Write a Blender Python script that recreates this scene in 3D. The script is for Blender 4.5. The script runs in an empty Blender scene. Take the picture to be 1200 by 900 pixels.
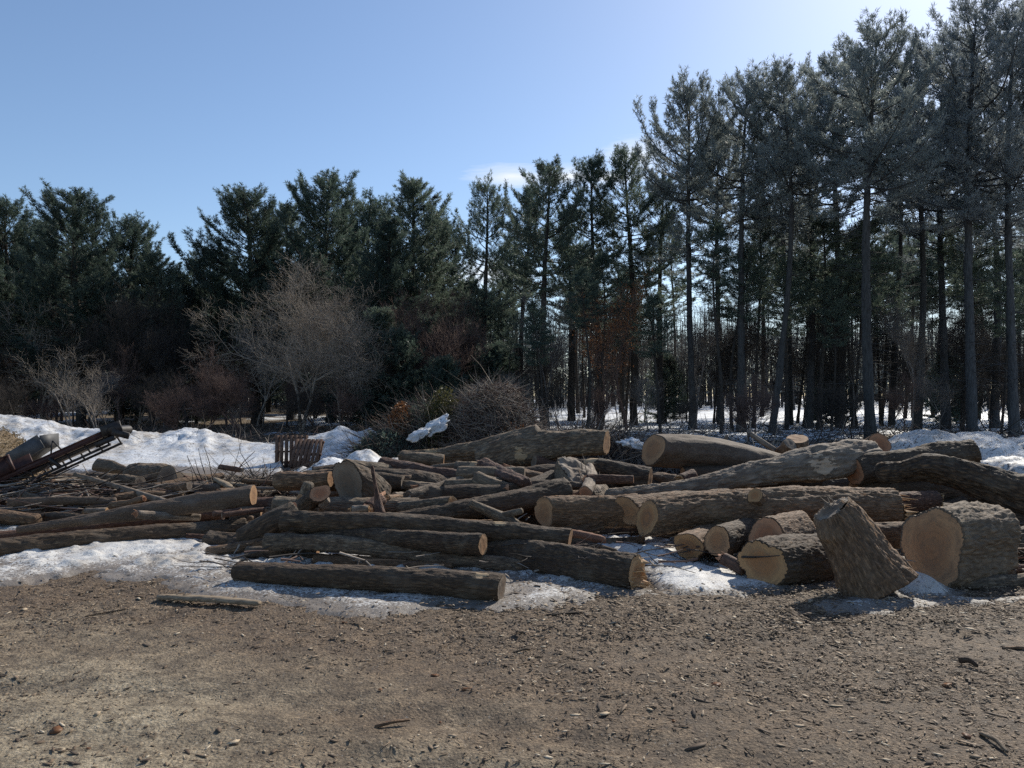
import bpy, math, random
import numpy as np
from mathutils import Vector
R = math.radians
sc = bpy.context.scene
col = sc.collection
rng = np.random.default_rng(7)
random.seed(7)

# ------------------------------------------------------------------ camera numbers
FPX, HOR, CAMZ = 906.0, 472.0, 1.7          # focal length in photo pixels, horizon row, eye height
def at(px, py, Y):                           # a photo pixel at depth Y -> world point
    return np.array([(px-600.0)/FPX*Y, Y, CAMZ-(py-HOR)/FPX*Y])
def g(px, py):                               # a photo pixel on flat ground
    Y = CAMZ*FPX/(py-HOR)
    return ((px-600.0)/FPX*Y, Y)

# ------------------------------------------------------------------ noise
def _h(ix, iy, iz, seed):
    h = (ix.astype(np.int64)*374761393 + iy.astype(np.int64)*668265263 + iz.astype(np.int64)*2147483647 + seed*1274126177) & 0xFFFFFFFF
    h = ((h ^ (h >> 13))*1274126177) & 0xFFFFFFFF
    h = (h ^ (h >> 16))
    return (h & 0xFFFF)/65535.0
def noise(x, y, z=0.0, seed=0):
    x, y, z = np.broadcast_arrays(np.asarray(x, float), np.asarray(y, float), np.asarray(z, float))
    ix, iy, iz = np.floor(x), np.floor(y), np.floor(z)
    fx, fy, fz = x-ix, y-iy, z-iz
    ux, uy, uz = [f*f*(3-2*f) for f in (fx, fy, fz)]
    ix, iy, iz = ix.astype(int), iy.astype(int), iz.astype(int)
    r = 0
    for a in (0, 1):
        for b in (0, 1):
            for c in (0, 1):
                w = (ux if a else 1-ux)*(uy if b else 1-uy)*(uz if c else 1-uz)
                r = r + w*_h(ix+a, iy+b, iz+c, seed)
    return r*2-1
def fbm(x, y, z=0.0, seed=0, o=4, lac=2.03, gain=.5):
    r, a, f, t = 0, 1.0, 1.0, 0
    for i in range(o):
        r = r + a*noise(np.asarray(x)*f, np.asarray(y)*f, np.asarray(z)*f, seed+i*17); t += a
        a *= gain; f *= lac
    return r/t

# ------------------------------------------------------------------ object helpers
def link(o, parent=None):
    col.objects.link(o)
    if parent: o.parent = parent
    return o
def tag(o, label=None, cat=None, group=None, kind=None):
    if label: o['label'] = label
    if cat: o['category'] = cat
    if group: o['group'] = group
    if kind: o['kind'] = kind
    return o
def empty(name, loc, rz=0):
    o = bpy.data.objects.new(name, None); col.objects.link(o)
    o.location = loc; o.rotation_euler = (0, 0, rz); o.empty_display_size = .2
    return o
def mesh(name, V, polys, mats, mi=None, smooth=False, attrs=None):
    """V (n,3); polys: list of int arrays (m,k)"""
    me = bpy.data.meshes.new(name)
    V = np.asarray(V, np.float32)
    me.vertices.add(len(V)); me.vertices.foreach_set('co', V.ravel())
    polys = [np.asarray(p, np.int32) for p in polys if len(p)]
    loops = np.concatenate([p.ravel() for p in polys])
    tot = np.concatenate([np.full(len(p), p.shape[1], np.int32) for p in polys])
    start = np.concatenate([[0], np.cumsum(tot)[:-1]]).astype(np.int32)
    me.loops.add(len(loops)); me.loops.foreach_set('vertex_index', loops)
    me.polygons.add(len(tot)); me.polygons.foreach_set('loop_start', start); me.polygons.foreach_set('loop_total', tot)
    if mi is not None: me.polygons.foreach_set('material_index', np.asarray(mi, np.int32))
    if smooth: me.polygons.foreach_set('use_smooth', np.ones(len(tot), bool))
    for m in (mats if isinstance(mats, (list, tuple)) else [mats]): me.materials.append(m)
    for k, a in (attrs or {}).items():
        a = np.asarray(a, np.float32)
        if a.ndim == 2:
            at_ = me.attributes.new(k, 'FLOAT_VECTOR', 'POINT'); at_.data.foreach_set('vector', a.ravel())
        else:
            at_ = me.attributes.new(k, 'FLOAT', 'POINT'); at_.data.foreach_set('value', a)
    me.update(calc_edges=True)
    return me
def obj(name, me, parent=None, loc=None):
    o = bpy.data.objects.new(name, me); link(o, parent)
    if loc is not None: o.location = loc
    return o
def nrm(v):
    v = np.asarray(v, float); return v/np.maximum(np.linalg.norm(v, axis=-1, keepdims=True), 1e-9)

class Acc:                                   # collects vertices and polygons of one mesh
    def __init__(s): s.V = []; s.P = {}; s.n = 0; s.order = []
    def add(s, V, P, mi=0):
        V = np.asarray(V, float).reshape(-1, 3); P = np.asarray(P, int)
        s.V.append(V); s.order.append((P+s.n, mi)); s.n += len(V)
    def box(s, c, size, rot=None, mi=0):
        sx, sy, sz = [a/2 for a in size]
        V = np.array([[x, y, z] for x in (-sx, sx) for y in (-sy, sy) for z in (-sz, sz)])
        if rot is not None: V = V@np.array(rot).T
        s.add(V+np.array(c), [[0, 1, 3, 2], [4, 6, 7, 5], [0, 4, 5, 1], [2, 3, 7, 6], [0, 2, 6, 4], [1, 5, 7, 3]], mi)
    def beam(s, a, b, w, h, mi=0):            # square bar from a to b; h measured towards world up
        a, b = np.array(a, float), np.array(b, float); d = b-a; L = np.linalg.norm(d); d /= L
        up = np.array([0, 0, 1.]) if abs(d[2]) < .95 else np.array([1., 0, 0])
        sd = nrm(np.cross(d, up)); u = np.cross(sd, d)
        s.box((a+b)/2, (L, w, h), np.stack([d, sd, u], 1), mi)
    def tubes(s, A, B, ra, rb, k=3, mi=0):    # many thin straight tubes at once
        A, B = np.atleast_2d(A).astype(float), np.atleast_2d(B).astype(float); n = len(A)
        ra = np.broadcast_to(ra, n); rb = np.broadcast_to(rb, n)
        d = nrm(B-A); ref = np.where(np.abs(d[:, 2:3]) < .9, [[0, 0, 1.]], [[1., 0, 0]])
        u = nrm(np.cross(d, ref)); v = np.cross(d, u)
        th = np.arange(k)*2*math.pi/k
        off = u[:, None, :]*np.cos(th)[None, :, None]+v[:, None, :]*np.sin(th)[None, :, None]
        V = np.concatenate([A[:, None]+off*ra[:, None, None], B[:, None]+off*rb[:, None, None]], 1)
        base = np.arange(n)[:, None, None]*2*k
        i = np.arange(k); j = (i+1) % k
        F = np.stack([i, j, j+k, i+k], 1)[None]+base
        s.add(V.reshape(-1, 3), F.reshape(-1, 4), mi)
    def blades(s, P, D, L, W, mi=0, r=None):  # lens-shaped quads
        r = r or rng
        n = len(P); D = nrm(D); L = np.broadcast_to(L, n)[:, None]; W = np.broadcast_to(W, n)[:, None]
        S = nrm(np.cross(D, r.normal(size=(n, 3))))
        V = np.stack([P, P+D*L*.45+S*W/2, P+D*L, P+D*L*.45-S*W/2], 1)
        F = np.arange(n*4).reshape(n, 4)
        s.add(V.reshape(-1, 3), F, mi)
    def mesh(s, name, mats, smooth=False, attrs=None):
        polys = [p for p, _ in s.order]
        mi = np.concatenate([np.full(len(p), m) for p, m in s.order])
        return mesh(name, np.concatenate(s.V), polys, mats, mi, smooth, attrs)

# ------------------------------------------------------------------ materials
def newmat(name):
    m = bpy.data.materials.new(name); m.use_nodes = True
    nt = m.node_tree; nt.nodes.clear()
    out = nt.nodes.new('ShaderNodeOutputMaterial')
    return m, nt, out
class N:
    def __init__(s, nt): s.nt = nt
    def __call__(s, typ, **kw):
        n = s.nt.nodes.new('ShaderNode'+typ)
        for k, v in kw.items():
            if k in n.inputs.keys() or isinstance(k, int):
                pass
            if hasattr(n, k): setattr(n, k, v)
        return n
    def l(s, a, b): s.nt.links.new(a, b)
    def val(s, sock, v):
        if isinstance(v, bpy.types.NodeSocket): s.l(v, sock)
        else: sock.default_value = v
    def math(s, op, a, b=0.0, c=None, clamp=False):
        n = s('Math', operation=op); n.use_clamp = clamp
        s.val(n.inputs[0], a); s.val(n.inputs[1], b)
        if c is not None: s.val(n.inputs[2], c)
        return n.outputs[0]
    def mix(s, f, a, b, mode='MIX'):
        n = s('Mix', data_type='RGBA', blend_type=mode)
        s.val(n.inputs[0], f)
        for k, v in ((6, a), (7, b)):
            s.val(n.inputs[k], v if isinstance(v, bpy.types.NodeSocket) else (*v, 1) if len(v) == 3 else v)
        return n.outputs[2]
    def noise(s, vec, scale, detail=4, rough=.55, dist=0, dims='3D'):
        n = s('TexNoise', noise_dimensions=dims); s.l(vec, n.inputs['Vector'])
        n.inputs['Scale'].default_value = scale; n.inputs['Detail'].default_value = detail
        n.inputs['Roughness'].default_value = rough; n.inputs['Distortion'].default_value = dist
        return n.outputs['Fac']
    def voro(s, vec, scale, feature='F1', rand=1):
        n = s('TexVoronoi', feature=feature); s.l(vec, n.inputs['Vector'])
        n.inputs['Scale'].default_value = scale; n.inputs['Randomness'].default_value = rand
        return n
    def ramp(s, f, stops, interp='LINEAR'):
        n = s('ValToRGB'); s.l(f, n.inputs[0]); cr = n.color_ramp; cr.interpolation = interp
        while len(cr.elements) < len(stops): cr.elements.new(.5)
        for e, (p, c) in zip(cr.elements, stops):
            e.position = p; e.color = (*c, 1) if isinstance(c, (tuple, list)) else (c, c, c, 1)
        return n.outputs[0]
    def mapv(s, vec, scale=(1, 1, 1), loc=(0, 0, 0)):
        n = s('Mapping'); s.l(vec, n.inputs[0]); n.inputs['Scale'].default_value = scale; n.inputs['Location'].default_value = loc
        return n.outputs[0]
    def attr(s, name): 
        n = s('Attribute', attribute_name=name); return n
    def bump(s, h, strength, dist, nrml=None):
        n = s('Bump'); s.l(h, n.inputs['Height']); n.inputs['Strength'].default_value = strength; n.inputs['Distance'].default_value = dist
        if nrml: s.l(nrml, n.inputs['Normal'])
        return n.outputs[0]
    def bsdf(s, color, rough=.85, spec=.3, normal=None, sss=None):
        n = s('BsdfPrincipled'); s.val(n.inputs['Base Color'], color if isinstance(color, bpy.types.NodeSocket) else (*color, 1))
        s.val(n.inputs['Roughness'], rough); n.inputs['Specular IOR Level'].default_value = spec
        if normal: s.l(normal, n.inputs['Normal'])
        return n

def rnd_shift(n, vec, amt=37.0):             # shift a coordinate by the object's own random number
    oi = n('ObjectInfo'); c = n('CombineXYZ')
    for i, k in enumerate((1.0, 1.7, 2.3)): n.l(n.math('MULTIPLY', oi.outputs['Random'], amt*k), c.inputs[i])
    a = n('VectorMath', operation='ADD'); n.l(vec, a.inputs[0]); n.l(c.outputs[0], a.inputs[1])
    return a.outputs[0], oi.outputs['Random']

def bark_mat(name, crev, ridge, pale, ringfreq=26, along=5, patchcol=(.34, .24, .14), peel=.5, deep=.008, lichen=.35):
    m, nt, out = newmat(name); n = N(nt)
    bc = n.attr('bc').outputs['Vector']
    oi = n('ObjectInfo'); vs = n('VectorMath', operation='SCALE'); n.l(bc, vs.inputs[0]); n.l(n.math('MULTIPLY_ADD', n.math('FRACT', n.math('MULTIPLY', oi.outputs['Random'], 17.3)), .75, .7), vs.inputs['Scale'])
    bc, rnd = rnd_shift(n, vs.outputs[0])
    st = n.mapv(bc, (along, ringfreq, ringfreq))
    f1 = n.noise(st, 1.0, 5, .62, .6)
    vo = n.voro(n.mapv(bc, (along*1.1, ringfreq*.9, ringfreq*.9)), 1.0, 'DISTANCE_TO_EDGE').outputs['Distance']
    fine = n.noise(n.mapv(bc, (30, 120, 120)), 1.0, 4, .7)
    hgt = n.math('ADD', n.math('MULTIPLY', f1, .9), n.math('MULTIPLY', n.math('MINIMUM', vo, .35), .7))
    hgt = n.math('ADD', hgt, n.math('MULTIPLY', fine, .35))
    c = n.ramp(hgt, [(.50, crev), (.74, tuple(a*.65+b*.35 for a, b in zip(crev, ridge))), (.98, ridge)])
    big = n.noise(bc, 3.2, 4, .6, .5)
    c = n.mix(n.ramp(big, [(.5, 0.0), (.68, lichen)]), c, pale)
    big2 = n.noise(n.mapv(bc, (1, 1, 1), (9, 4, 3)), 2.1, 3, .6)
    c = n.mix(n.ramp(big2, [(.56, 0.0), (.7, .45)]), c, (.075, .040, .026))
    c = n.mix(n.ramp(rnd, [(0, 0.0), (1, .45)]), c, tuple(x*.62 for x in ridge), 'MIX')
    # flaked-off streaks
    fl = n.noise(n.mapv(bc, (4, 16, 16), (3, 1, 2)), 1.0, 5, .7, .4)
    c = n.mix(n.math('MULTIPLY', n.ramp(fl, [(.655, 0.0), (.69, 1.0)]), peel), c, patchcol)
    # bare-wood patches set per vertex
    pm = n.attr('patch').outputs['Fac']
    pn = n.noise(n.mapv(bc, (6, 14, 14)), 1.0, 5, .65)
    pf = n.ramp(n.math('ADD', pm, n.math('MULTIPLY', n.math('SUBTRACT', pn, .5), 2.8)), [(.60, 0.0), (.66, 1.0)])
    pc = n.mix(n.noise(n.mapv(bc, (3, 60, 60)), 1, 3), tuple(x*.8 for x in patchcol), tuple(min(.62, x*1.35) for x in patchcol))
    c = n.mix(pf, c, pc)
    h2 = n.math('MULTIPLY', hgt, n.math('SUBTRACT', 1.0, n.math('MULTIPLY', pf, .8)))
    nm = n.bump(h2, .9, deep)
    b = n.bsdf(c, .78, .32, nm); n.l(b.outputs[0], out.inputs[0])
    return m
BARK = {
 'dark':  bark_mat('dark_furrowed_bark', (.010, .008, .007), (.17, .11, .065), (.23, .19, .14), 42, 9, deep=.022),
 'brown': bark_mat('brown_ridged_bark', (.016, .011, .008), (.36, .215, .12), (.35, .265, .175), 44, 9, peel=.75, deep=.022),
 'grey':  bark_mat('grey_bark', (.018, .015, .013), (.33, .235, .15), (.38, .31, .22), 34, 7, peel=.7, deep=.024),
 'smooth': bark_mat('smooth_brown_bark', (.06, .04, .028), (.22, .155, .105), (.24, .19, .15), 75, 20, deep=.006, peel=.2),
 'pale':  bark_mat('pale_weathered_bark', (.05, .036, .028), (.38, .29, .21), (.46, .39, .31), 20, 4, (.42, .32, .23), .9, deep=.02),
 'red':   bark_mat('red_brown_bark', (.020, .010, .008), (.23, .12, .075), (.22, .17, .14), 40, 9, (.36, .18, .10), deep=.02),
}
def wood_mat(name, sap, heart, rings=90.0, hw=.6, dull=0.0, split=.35):
    m, nt, out = newmat(name); n = N(nt)
    rc = n.attr('rc').outputs['Vector']     # local disc coordinates in metres, z = radius share
    rcs, rnd = rnd_shift(n, rc, 5)
    sep = n('SeparateXYZ'); n.l(rc, sep.inputs[0])
    ln = n('VectorMath', operation='LENGTH'); v2 = n('CombineXYZ'); n.l(sep.outputs[0], v2.inputs[0]); n.l(sep.outputs[1], v2.inputs[1]); n.l(v2.outputs[0], ln.inputs[0])
    wob = n.noise(rcs, 9, 3, .55)
    d = n.math('ADD', ln.outputs['Value'], n.math('MULTIPLY', wob, .07))
    ring = n.math('SINE', n.math('MULTIPLY', d, rings*2.2))
    ringf = n.math('MULTIPLY_ADD', ring, .5, .5)
    share = n.math('ADD', sep.outputs[2], n.math('MULTIPLY', n.math('SUBTRACT', wob, .5), .35))
    c = n.ramp(share, [(hw-.22, heart), (hw, tuple((a+b)/2 for a, b in zip(sap, heart))), (hw+.1, sap)])
    c = n.mix(n.math('MULTIPLY', ringf, .14), c, tuple(x*.55 for x in heart))
    saw = n.noise(n.mapv(rcs, (12, 130, 1)), 1, 3, .6)
    c = n.mix(n.ramp(saw, [(.4, 0.0), (.8, .35)]), c, tuple(x*.7 for x in sap))
    # radial drying cracks
    ang = n.math('ARCTAN2', sep.outputs[1], sep.outputs[0])
    av = n('CombineXYZ'); n.l(n.math('MULTIPLY', ang, 2.4), av.inputs[0]); n.l(n.math('MULTIPLY', rnd, 50), av.inputs[1])
    n.l(n.math('MULTIPLY', ln.outputs['Value'], 3.0), av.inputs[2])
    cr = n.noise(av.outputs[0], 2.2, 4, .75)
    crf = n.ramp(n.math('ABSOLUTE', n.math('SUBTRACT', cr, .5)), [(0, 1.0), (.012, 0.0)])
    crf = n.math('MULTIPLY', crf, n.ramp(n.noise(rcs, 6, 2), [(.45, 0.0), (.6, split)]))
    c = n.mix(crf, c, (.03, .018, .01))
    c = n.mix(n.ramp(n.noise(n.mapv(rcs, (1, 1, 1), (4, 4, 4)), 11, 5, .7), [(.52, 0.0), (.72, .5)]), c, (.10, .065, .042))
    st = n.noise(rcs, 4.5, 4, .65)
    c = n.mix(n.ramp(st, [(.45, 0.0), (.7, .75+dull*.25)]), c, (.19, .125, .08))
    c = n.mix(n.math('MULTIPLY', rnd, .35), c, tuple(x*.6 for x in sap))
    nm = n.bump(n.math('ADD', n.math('MULTIPLY', saw, .5), n.math('SUBTRACT', n.math('MULTIPLY', ringf, .15), crf)), .5, .004)
    b = n.bsdf(c, .75, .25, nm); n.l(b.outputs[0], out.inputs[0])
    return m
WOOD = {
 'tan':  wood_mat('sawn_tan_wood', (.50, .29, .15), (.36, .185, .09)),
 'pink': wood_mat('sawn_pinkish_wood', (.48, .25, .14), (.36, .155, .08)),
 'orange': wood_mat('sawn_orange_wood', (.52, .29, .13), (.38, .17, .07)),
 'old':  wood_mat('weathered_sawn_wood', (.26, .21, .16), (.15, .11, .08), dull=1),
 'raw':  wood_mat('splintered_wood', (.52, .32, .16), (.40, .20, .09), hw=.5),
}

def simple_mat(name, col1, col2, scale=5, rough=.85, bump=.3, dist=.01, spec=.3, detail=5, stretch=(1, 1, 1), metal=0):
    m, nt, out = newmat(name); n = N(nt)
    tc = n('TexCoord').outputs['Object']
    f = n.noise(n.mapv(tc, stretch), scale, detail, .62)
    c = n.ramp(f, [(.32, col1), (.68, col2)])
    b = n.bsdf(c, rough, spec, n.bump(f, bump, dist)); b.inputs['Metallic'].default_value = metal
    n.l(b.outputs[0], out.inputs[0]); return m
def needle_mat(name, c1, c2, trans=.35, spec=.35):
    m, nt, out = newmat(name); n = N(nt)
    geo = n('NewGeometry'); tc = n('TexCoord').outputs['Object']
    oi = n('ObjectInfo')
    f = n.noise(tc, .9, 3, .6)
    f = n.math('ADD', n.math('MULTIPLY', geo.outputs['Random Per Island'], .45), n.math('MULTIPLY', f, .6))
    c = n.ramp(f, [(.25, c1), (.8, c2)])
    c = n.mix(n.math('MULTIPLY', oi.outputs['Random'], .4), c, tuple(x*.7 for x in c1))
    b = n.bsdf(c, .5, spec)
    t = n('BsdfTranslucent'); n.l(c, t.inputs[0])
    mx = n('MixShader'); mx.inputs[0].default_value = trans
    n.l(b.outputs[0], mx.inputs[1]); n.l(t.outputs[0], mx.inputs[2]); n.l(mx.outputs[0], out.inputs[0])
    return m
NEEDLE = {'deep': needle_mat('deep_green_needles', (.050, .076, .064), (.14, .185, .14), .5),
          'mid':  needle_mat('green_needles', (.085, .115, .092), (.21, .26, .19), .5),
          'grey': needle_mat('haze_greyed_needles', (.19, .22, .215), (.33, .365, .345), .5),  # base colour lifted to grey to imitate backlit haze
          'glare_pale': needle_mat('glare_paled_needles', (.23, .26, .265), (.36, .395, .40), .55)}  # paler still: veiling glare near the sun, put into the needle colour
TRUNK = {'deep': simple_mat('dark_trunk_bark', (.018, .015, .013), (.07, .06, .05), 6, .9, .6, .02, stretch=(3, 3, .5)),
         'grey': simple_mat('haze_greyed_trunk_bark', (.028, .027, .026), (.085, .083, .08), 6, .9, .6, .02, stretch=(3, 3, .5)),  # bark lightened in colour to suggest haze before the trunks
         'glare_pale': simple_mat('glare_paled_trunk_bark', (.035, .035, .036), (.095, .097, .10), 6, .9, .6, .02, stretch=(3, 3, .5))}  # bluish lift in the bark colour stands in for sun glare
TWIG = {'tan': simple_mat('tan_twigs', (.21, .17, .135), (.38, .32, .26), 3),
        'red': simple_mat('reddish_twigs', (.09, .055, .045), (.19, .125, .10), 3),
        'grey': simple_mat('grey_twigs', (.12, .105, .095), (.25, .225, .205), 3),
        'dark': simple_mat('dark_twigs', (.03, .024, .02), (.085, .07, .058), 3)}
DRYLEAF = needle_mat('dry_orange_leaves', (.16, .07, .03), (.33, .15, .06), .4)

def snow_mat(name, dirt=.35, scale=1.0, dirtcol=(.13, .10, .075), gritty=.5, a=(.70, .74, .80), b_=(.84, .85, .86), gt=.60):
    m, nt, out = newmat(name); n = N(nt)
    tc = n('TexCoord').outputs['Object']
    big = n.noise(tc, .9*scale, 5, .6)
    fine = n.noise(tc, 38*scale, 5, .7)
    mid = n.noise(tc, 7*scale, 5, .65)
    c = n.mix(n.ramp(mid, [(.35, 0.0), (.7, 1.0)]), a, b_)
    df = n.math('ADD', n.math('MULTIPLY', big, .55), n.math('MULTIPLY', mid, .45))
    c = n.mix(n.math('MULTIPLY', n.ramp(df, [(.44, 0.0), (.62, 1.0)]), dirt), c, (.38, .33, .27))
    ed = n.attr('edge').outputs['Fac']
    sp = n.ramp(n.math('ADD', fine, n.math('MULTIPLY', ed, .38)), [(gt, 0.0), (gt+.09, 1.0)])
    c = n.mix(n.math('MULTIPLY', sp, gritty), c, dirtcol)
    h = n.math('ADD', n.math('MULTIPLY', mid, .6), n.math('MULTIPLY', fine, .4))
    b = n.bsdf(c, .6, .35, n.bump(h, .8, .03)); n.l(b.outputs[0], out.inputs[0])
    return m
SNOW = snow_mat('old_snow', .9, 1.0, gritty=.85, a=(.56, .545, .52), b_=(.78, .765, .73), gt=.565)
SNOW_FAR = snow_mat('snowbank_snow', 1.0, .5, gritty=.9, a=(.60, .62, .65), b_=(.78, .78, .77), gt=.53)
SNOW_DIRTY = snow_mat('dirty_snow', .9, .55, (.10, .075, .055), 1.0, a=(.50, .49, .48), b_=(.76, .76, .75), gt=.52)
SNOW_WOODS = snow_mat('woodland_snow', .4, .5, gritty=.6)

# ------------------------------------------------------------------ terrain
def gh(x, y):                                # ground height
    x = np.asarray(x, float); y = np.asarray(y, float)
    z = .035*fbm(x*.35, y*.35, 0, 3, 3)
    z = z*np.clip((y-1)/6, .3, 1)
    # a low berm of churned bark in front of the logs
    z = z + .035*np.exp(-((y-6.15-.25*np.sin(x*.9))/.55)**2)*np.clip((x+1.0)/2, 0, 1)
    z = z + np.clip((y-50)/60, 0, 2)*1.6 + .35*fbm(x*.06, y*.06, 0, 9, 3)*np.clip((y-22)/25, 0, 1)
    return z
def gh_fine(x, y):
    near = np.clip((16-y)/6, 0, 1)
    z = gh(x, y)
    rough = .25+.75*np.clip(fbm(x*.5, y*.5, 0, 21, 3)*1.8+.5 + np.clip((y-4.4)/2, -.5, .6), 0, 1)
    z = z + near*(-.035*np.exp(-((y-4.05+.33*x+.05*x*x)/.16)**2)-.02*np.exp(-((y-3.45+.33*x+.05*x*x)/.14)**2)) + near*rough*(.026*fbm(x*5, y*6, 0, 5, 4) + .014*np.abs(fbm(x*15, y*17, 0, 6, 2)))
    return z
def axis(fine0, fine1, step, lo, hi, grow=1.09):
    a = list(np.arange(fine0, fine1+step/2, step)); s = step
    while a[-1] < hi: s *= grow; a.append(a[-1]+s)
    s = step
    while a[0] > lo: s *= grow; a.insert(0, a[0]-s)
    return np.array(a)
def grid(xs, ys):
    X, Y = np.meshgrid(xs, ys); nx, ny = len(xs), len(ys)
    i = np.arange((nx-1)*(ny-1)); r, c = i//(nx-1), i % (nx-1)
    a = r*nx+c
    return X.ravel(), Y.ravel(), np.stack([a, a+1, a+nx+1, a+nx], 1)

m, nt, out = newmat('dirt_and_bark_mulch'); n = N(nt)
tc = n('TexCoord').outputs['Object']
sep = n('SeparateXYZ'); n.l(tc, sep.inputs[0])
big = n.noise(tc, .55, 4, .55); mid = n.noise(tc, 3.5, 5, .6); fin = n.noise(tc, 45, 5, .75)
vo = n.voro(n.mapv(tc, (55, 55, 12)), 1.0); vo2 = n.voro(n.mapv(tc, (130, 130, 30)), 1.0)
# packed, paler wheel track in the near left, dark mulch further back
tr = n.math('SUBTRACT', 4.55, n.math('ADD', sep.outputs[1], n.math('MULTIPLY', sep.outputs[0], .5)))
tr = n.math('ADD', n.math('MULTIPLY', tr, .42), n.math('MULTIPLY', n.math('SUBTRACT', big, .5), 2.4))
trf = n.ramp(tr, [(.0, 0.0), (.95, 1.0)])
mulch = n.ramp(fin, [(.30, (.040, .025, .015)), (.50, (.175, .115, .066)), (.72, (.40, .285, .175))])
packed = n.ramp(fin, [(.28, (.25, .19, .12)), (.52, (.48, .39, .26)), (.76, (.70, .60, .44))])
c = n.mix(trf, mulch, packed)
mid2 = n.noise(tc, 13, 5, .65)
c = n.mix(n.ramp(mid, [(.35, .55), (.62, 0.0)]), c, (.055, .038, .025))
c = n.mix(n.ramp(mid2, [(.36, .6), (.56, 0.0)]), c, (.045, .031, .021))
c = n.mix(n.ramp(mid2, [(.60, 0.0), (.75, .35)]), c, (.42, .34, .24))
chip = n.ramp(vo.outputs['Color'], [(.86, 0.0), (.9, 1.0)])
chip = n.math('MULTIPLY', chip, n.ramp(vo.outputs['Distance'], [(.28, 1.0), (.36, 0.0)]))
c = n.mix(n.math('MULTIPLY', chip, .75), c, (.36, .27, .17))
st = n.ramp(vo2.outputs['Color'], [(.9, 0.0), (.92, 1.0)])
c = n.mix(n.math('MULTIPLY', st, .5), c, (.34, .32, .29))
# leaf litter far back
fr = n.ramp(sep.outputs[1], [(0, 0.0), (1, 1.0)])
lit = n.ramp(fin, [(.3, (.06, .042, .028)), (.7, (.24, .18, .115))])
c = n.mix(n.math('MULTIPLY', n.math('SUBTRACT', sep.outputs[1], 12), .3, clamp=True), c, lit)
hh = n.math('ADD', n.math('MULTIPLY', fin, .8), n.math('MULTIPLY', n.math('SUBTRACT', 1.0, vo.outputs['Distance']), .35))
b = n.bsdf(c, .75, .35, n.bump(hh, 1.0, .022)); n.l(b.outputs[0], out.inputs[0])
GROUND = m
m, nt, out = newmat('mixed_bark_chips'); n = N(nt)
geo = n('NewGeometry'); fi = n.noise(n('TexCoord').outputs['Object'], 120, 3, .6)
cc = n.ramp(geo.outputs['Random Per Island'], [(0, (.05, .032, .021)), (.35, (.15, .10, .062)), (.75, (.27, .19, .12)), (.93, (.45, .35, .24)), (1, (.64, .53, .38))])
cc = n.mix(n.ramp(fi, [(.35, .45), (.65, 0.0)]), cc, (.05, .035, .025))
b = n.bsdf(cc, .75, .3); n.l(b.outputs[0], out.inputs[0]); CHIPMIX = m
xs = axis(-6.5, 6.5, .035, -420, 420); ys = axis(2.2, 9.5, .03, -60, 620)
X, Y, F = grid(xs, ys)
gr = obj('ground', mesh('ground', np.stack([X, Y, gh_fine(X, Y)], 1), [F], GROUND, smooth=True)); gr['kind'] = 'structure'

def sdist(px, py, poly):                     # signed distance to polygon, + inside
    poly = np.array(poly, float); d = np.full(px.shape, 1e9); inside = np.zeros(px.shape, bool)
    for i in range(len(poly)):
        a, b = poly[i], poly[(i+1) % len(poly)]; e = b-a
        t = np.clip(((px-a[0])*e[0]+(py-a[1])*e[1])/(e@e+1e-12), 0, 1)
        d = np.minimum(d, np.hypot(px-a[0]-t*e[0], py-a[1]-t*e[1]))
        cond = ((a[1] > py) != (b[1] > py)) & (px < (b[0]-a[0])*(py-a[1])/(b[1]-a[1]+1e-12)+a[0])
        inside ^= cond
    return np.where(inside, d, -d)
def snow_sheet(name, xs, ys, hfun, mat, gfun=gh, kind='structure'):
    X, Y, F = grid(xs, ys)
    h = hfun(X, Y); Z = gfun(X, Y)+h
    keep = (h[F] > -.012).any(1)
    F = F[keep]; used = np.unique(F); rm = np.full(len(X), -1); rm[used] = np.arange(len(used))
    V = np.stack([X, Y, Z], 1)[used]
    edge = np.clip(1-h[used]/.065, 0, 1)
    o = obj(name, mesh(name, V, [rm[F]], mat, smooth=True, attrs={'edge': edge})); o['kind'] = kind
    return o
near_polys = [
 [g(*p) for p in [(-260, 655), (0, 640), (150, 628), (285, 615), (330, 640), (600, 655), (700, 650), (745, 668), (758, 694), (700, 702), (640, 713), (585, 716), (560, 710), (500, 716), (450, 722), (330, 714), (250, 706), (205, 697), (170, 680), (100, 676), (0, 692), (-260, 705)]],
 [g(*p) for p in [(640, 622), (740, 615), (840, 640), (960, 655), (1080, 655), (1130, 672), (1112, 704), (1060, 706), (1000, 690), (930, 696), (880, 702), (800, 697), (770, 690), (735, 665), (690, 650)]],
 [g(*p) for p in [(950, 712), (1000, 703), (1080, 703), (1160, 698), (1230, 696), (1225, 703), (1140, 711), (1060, 716), (1010, 725), (965, 722)]],
 [g(*p) for p in [(-120, 596), (30, 598), (48, 612), (30, 628), (-120, 634)]],
]
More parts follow.
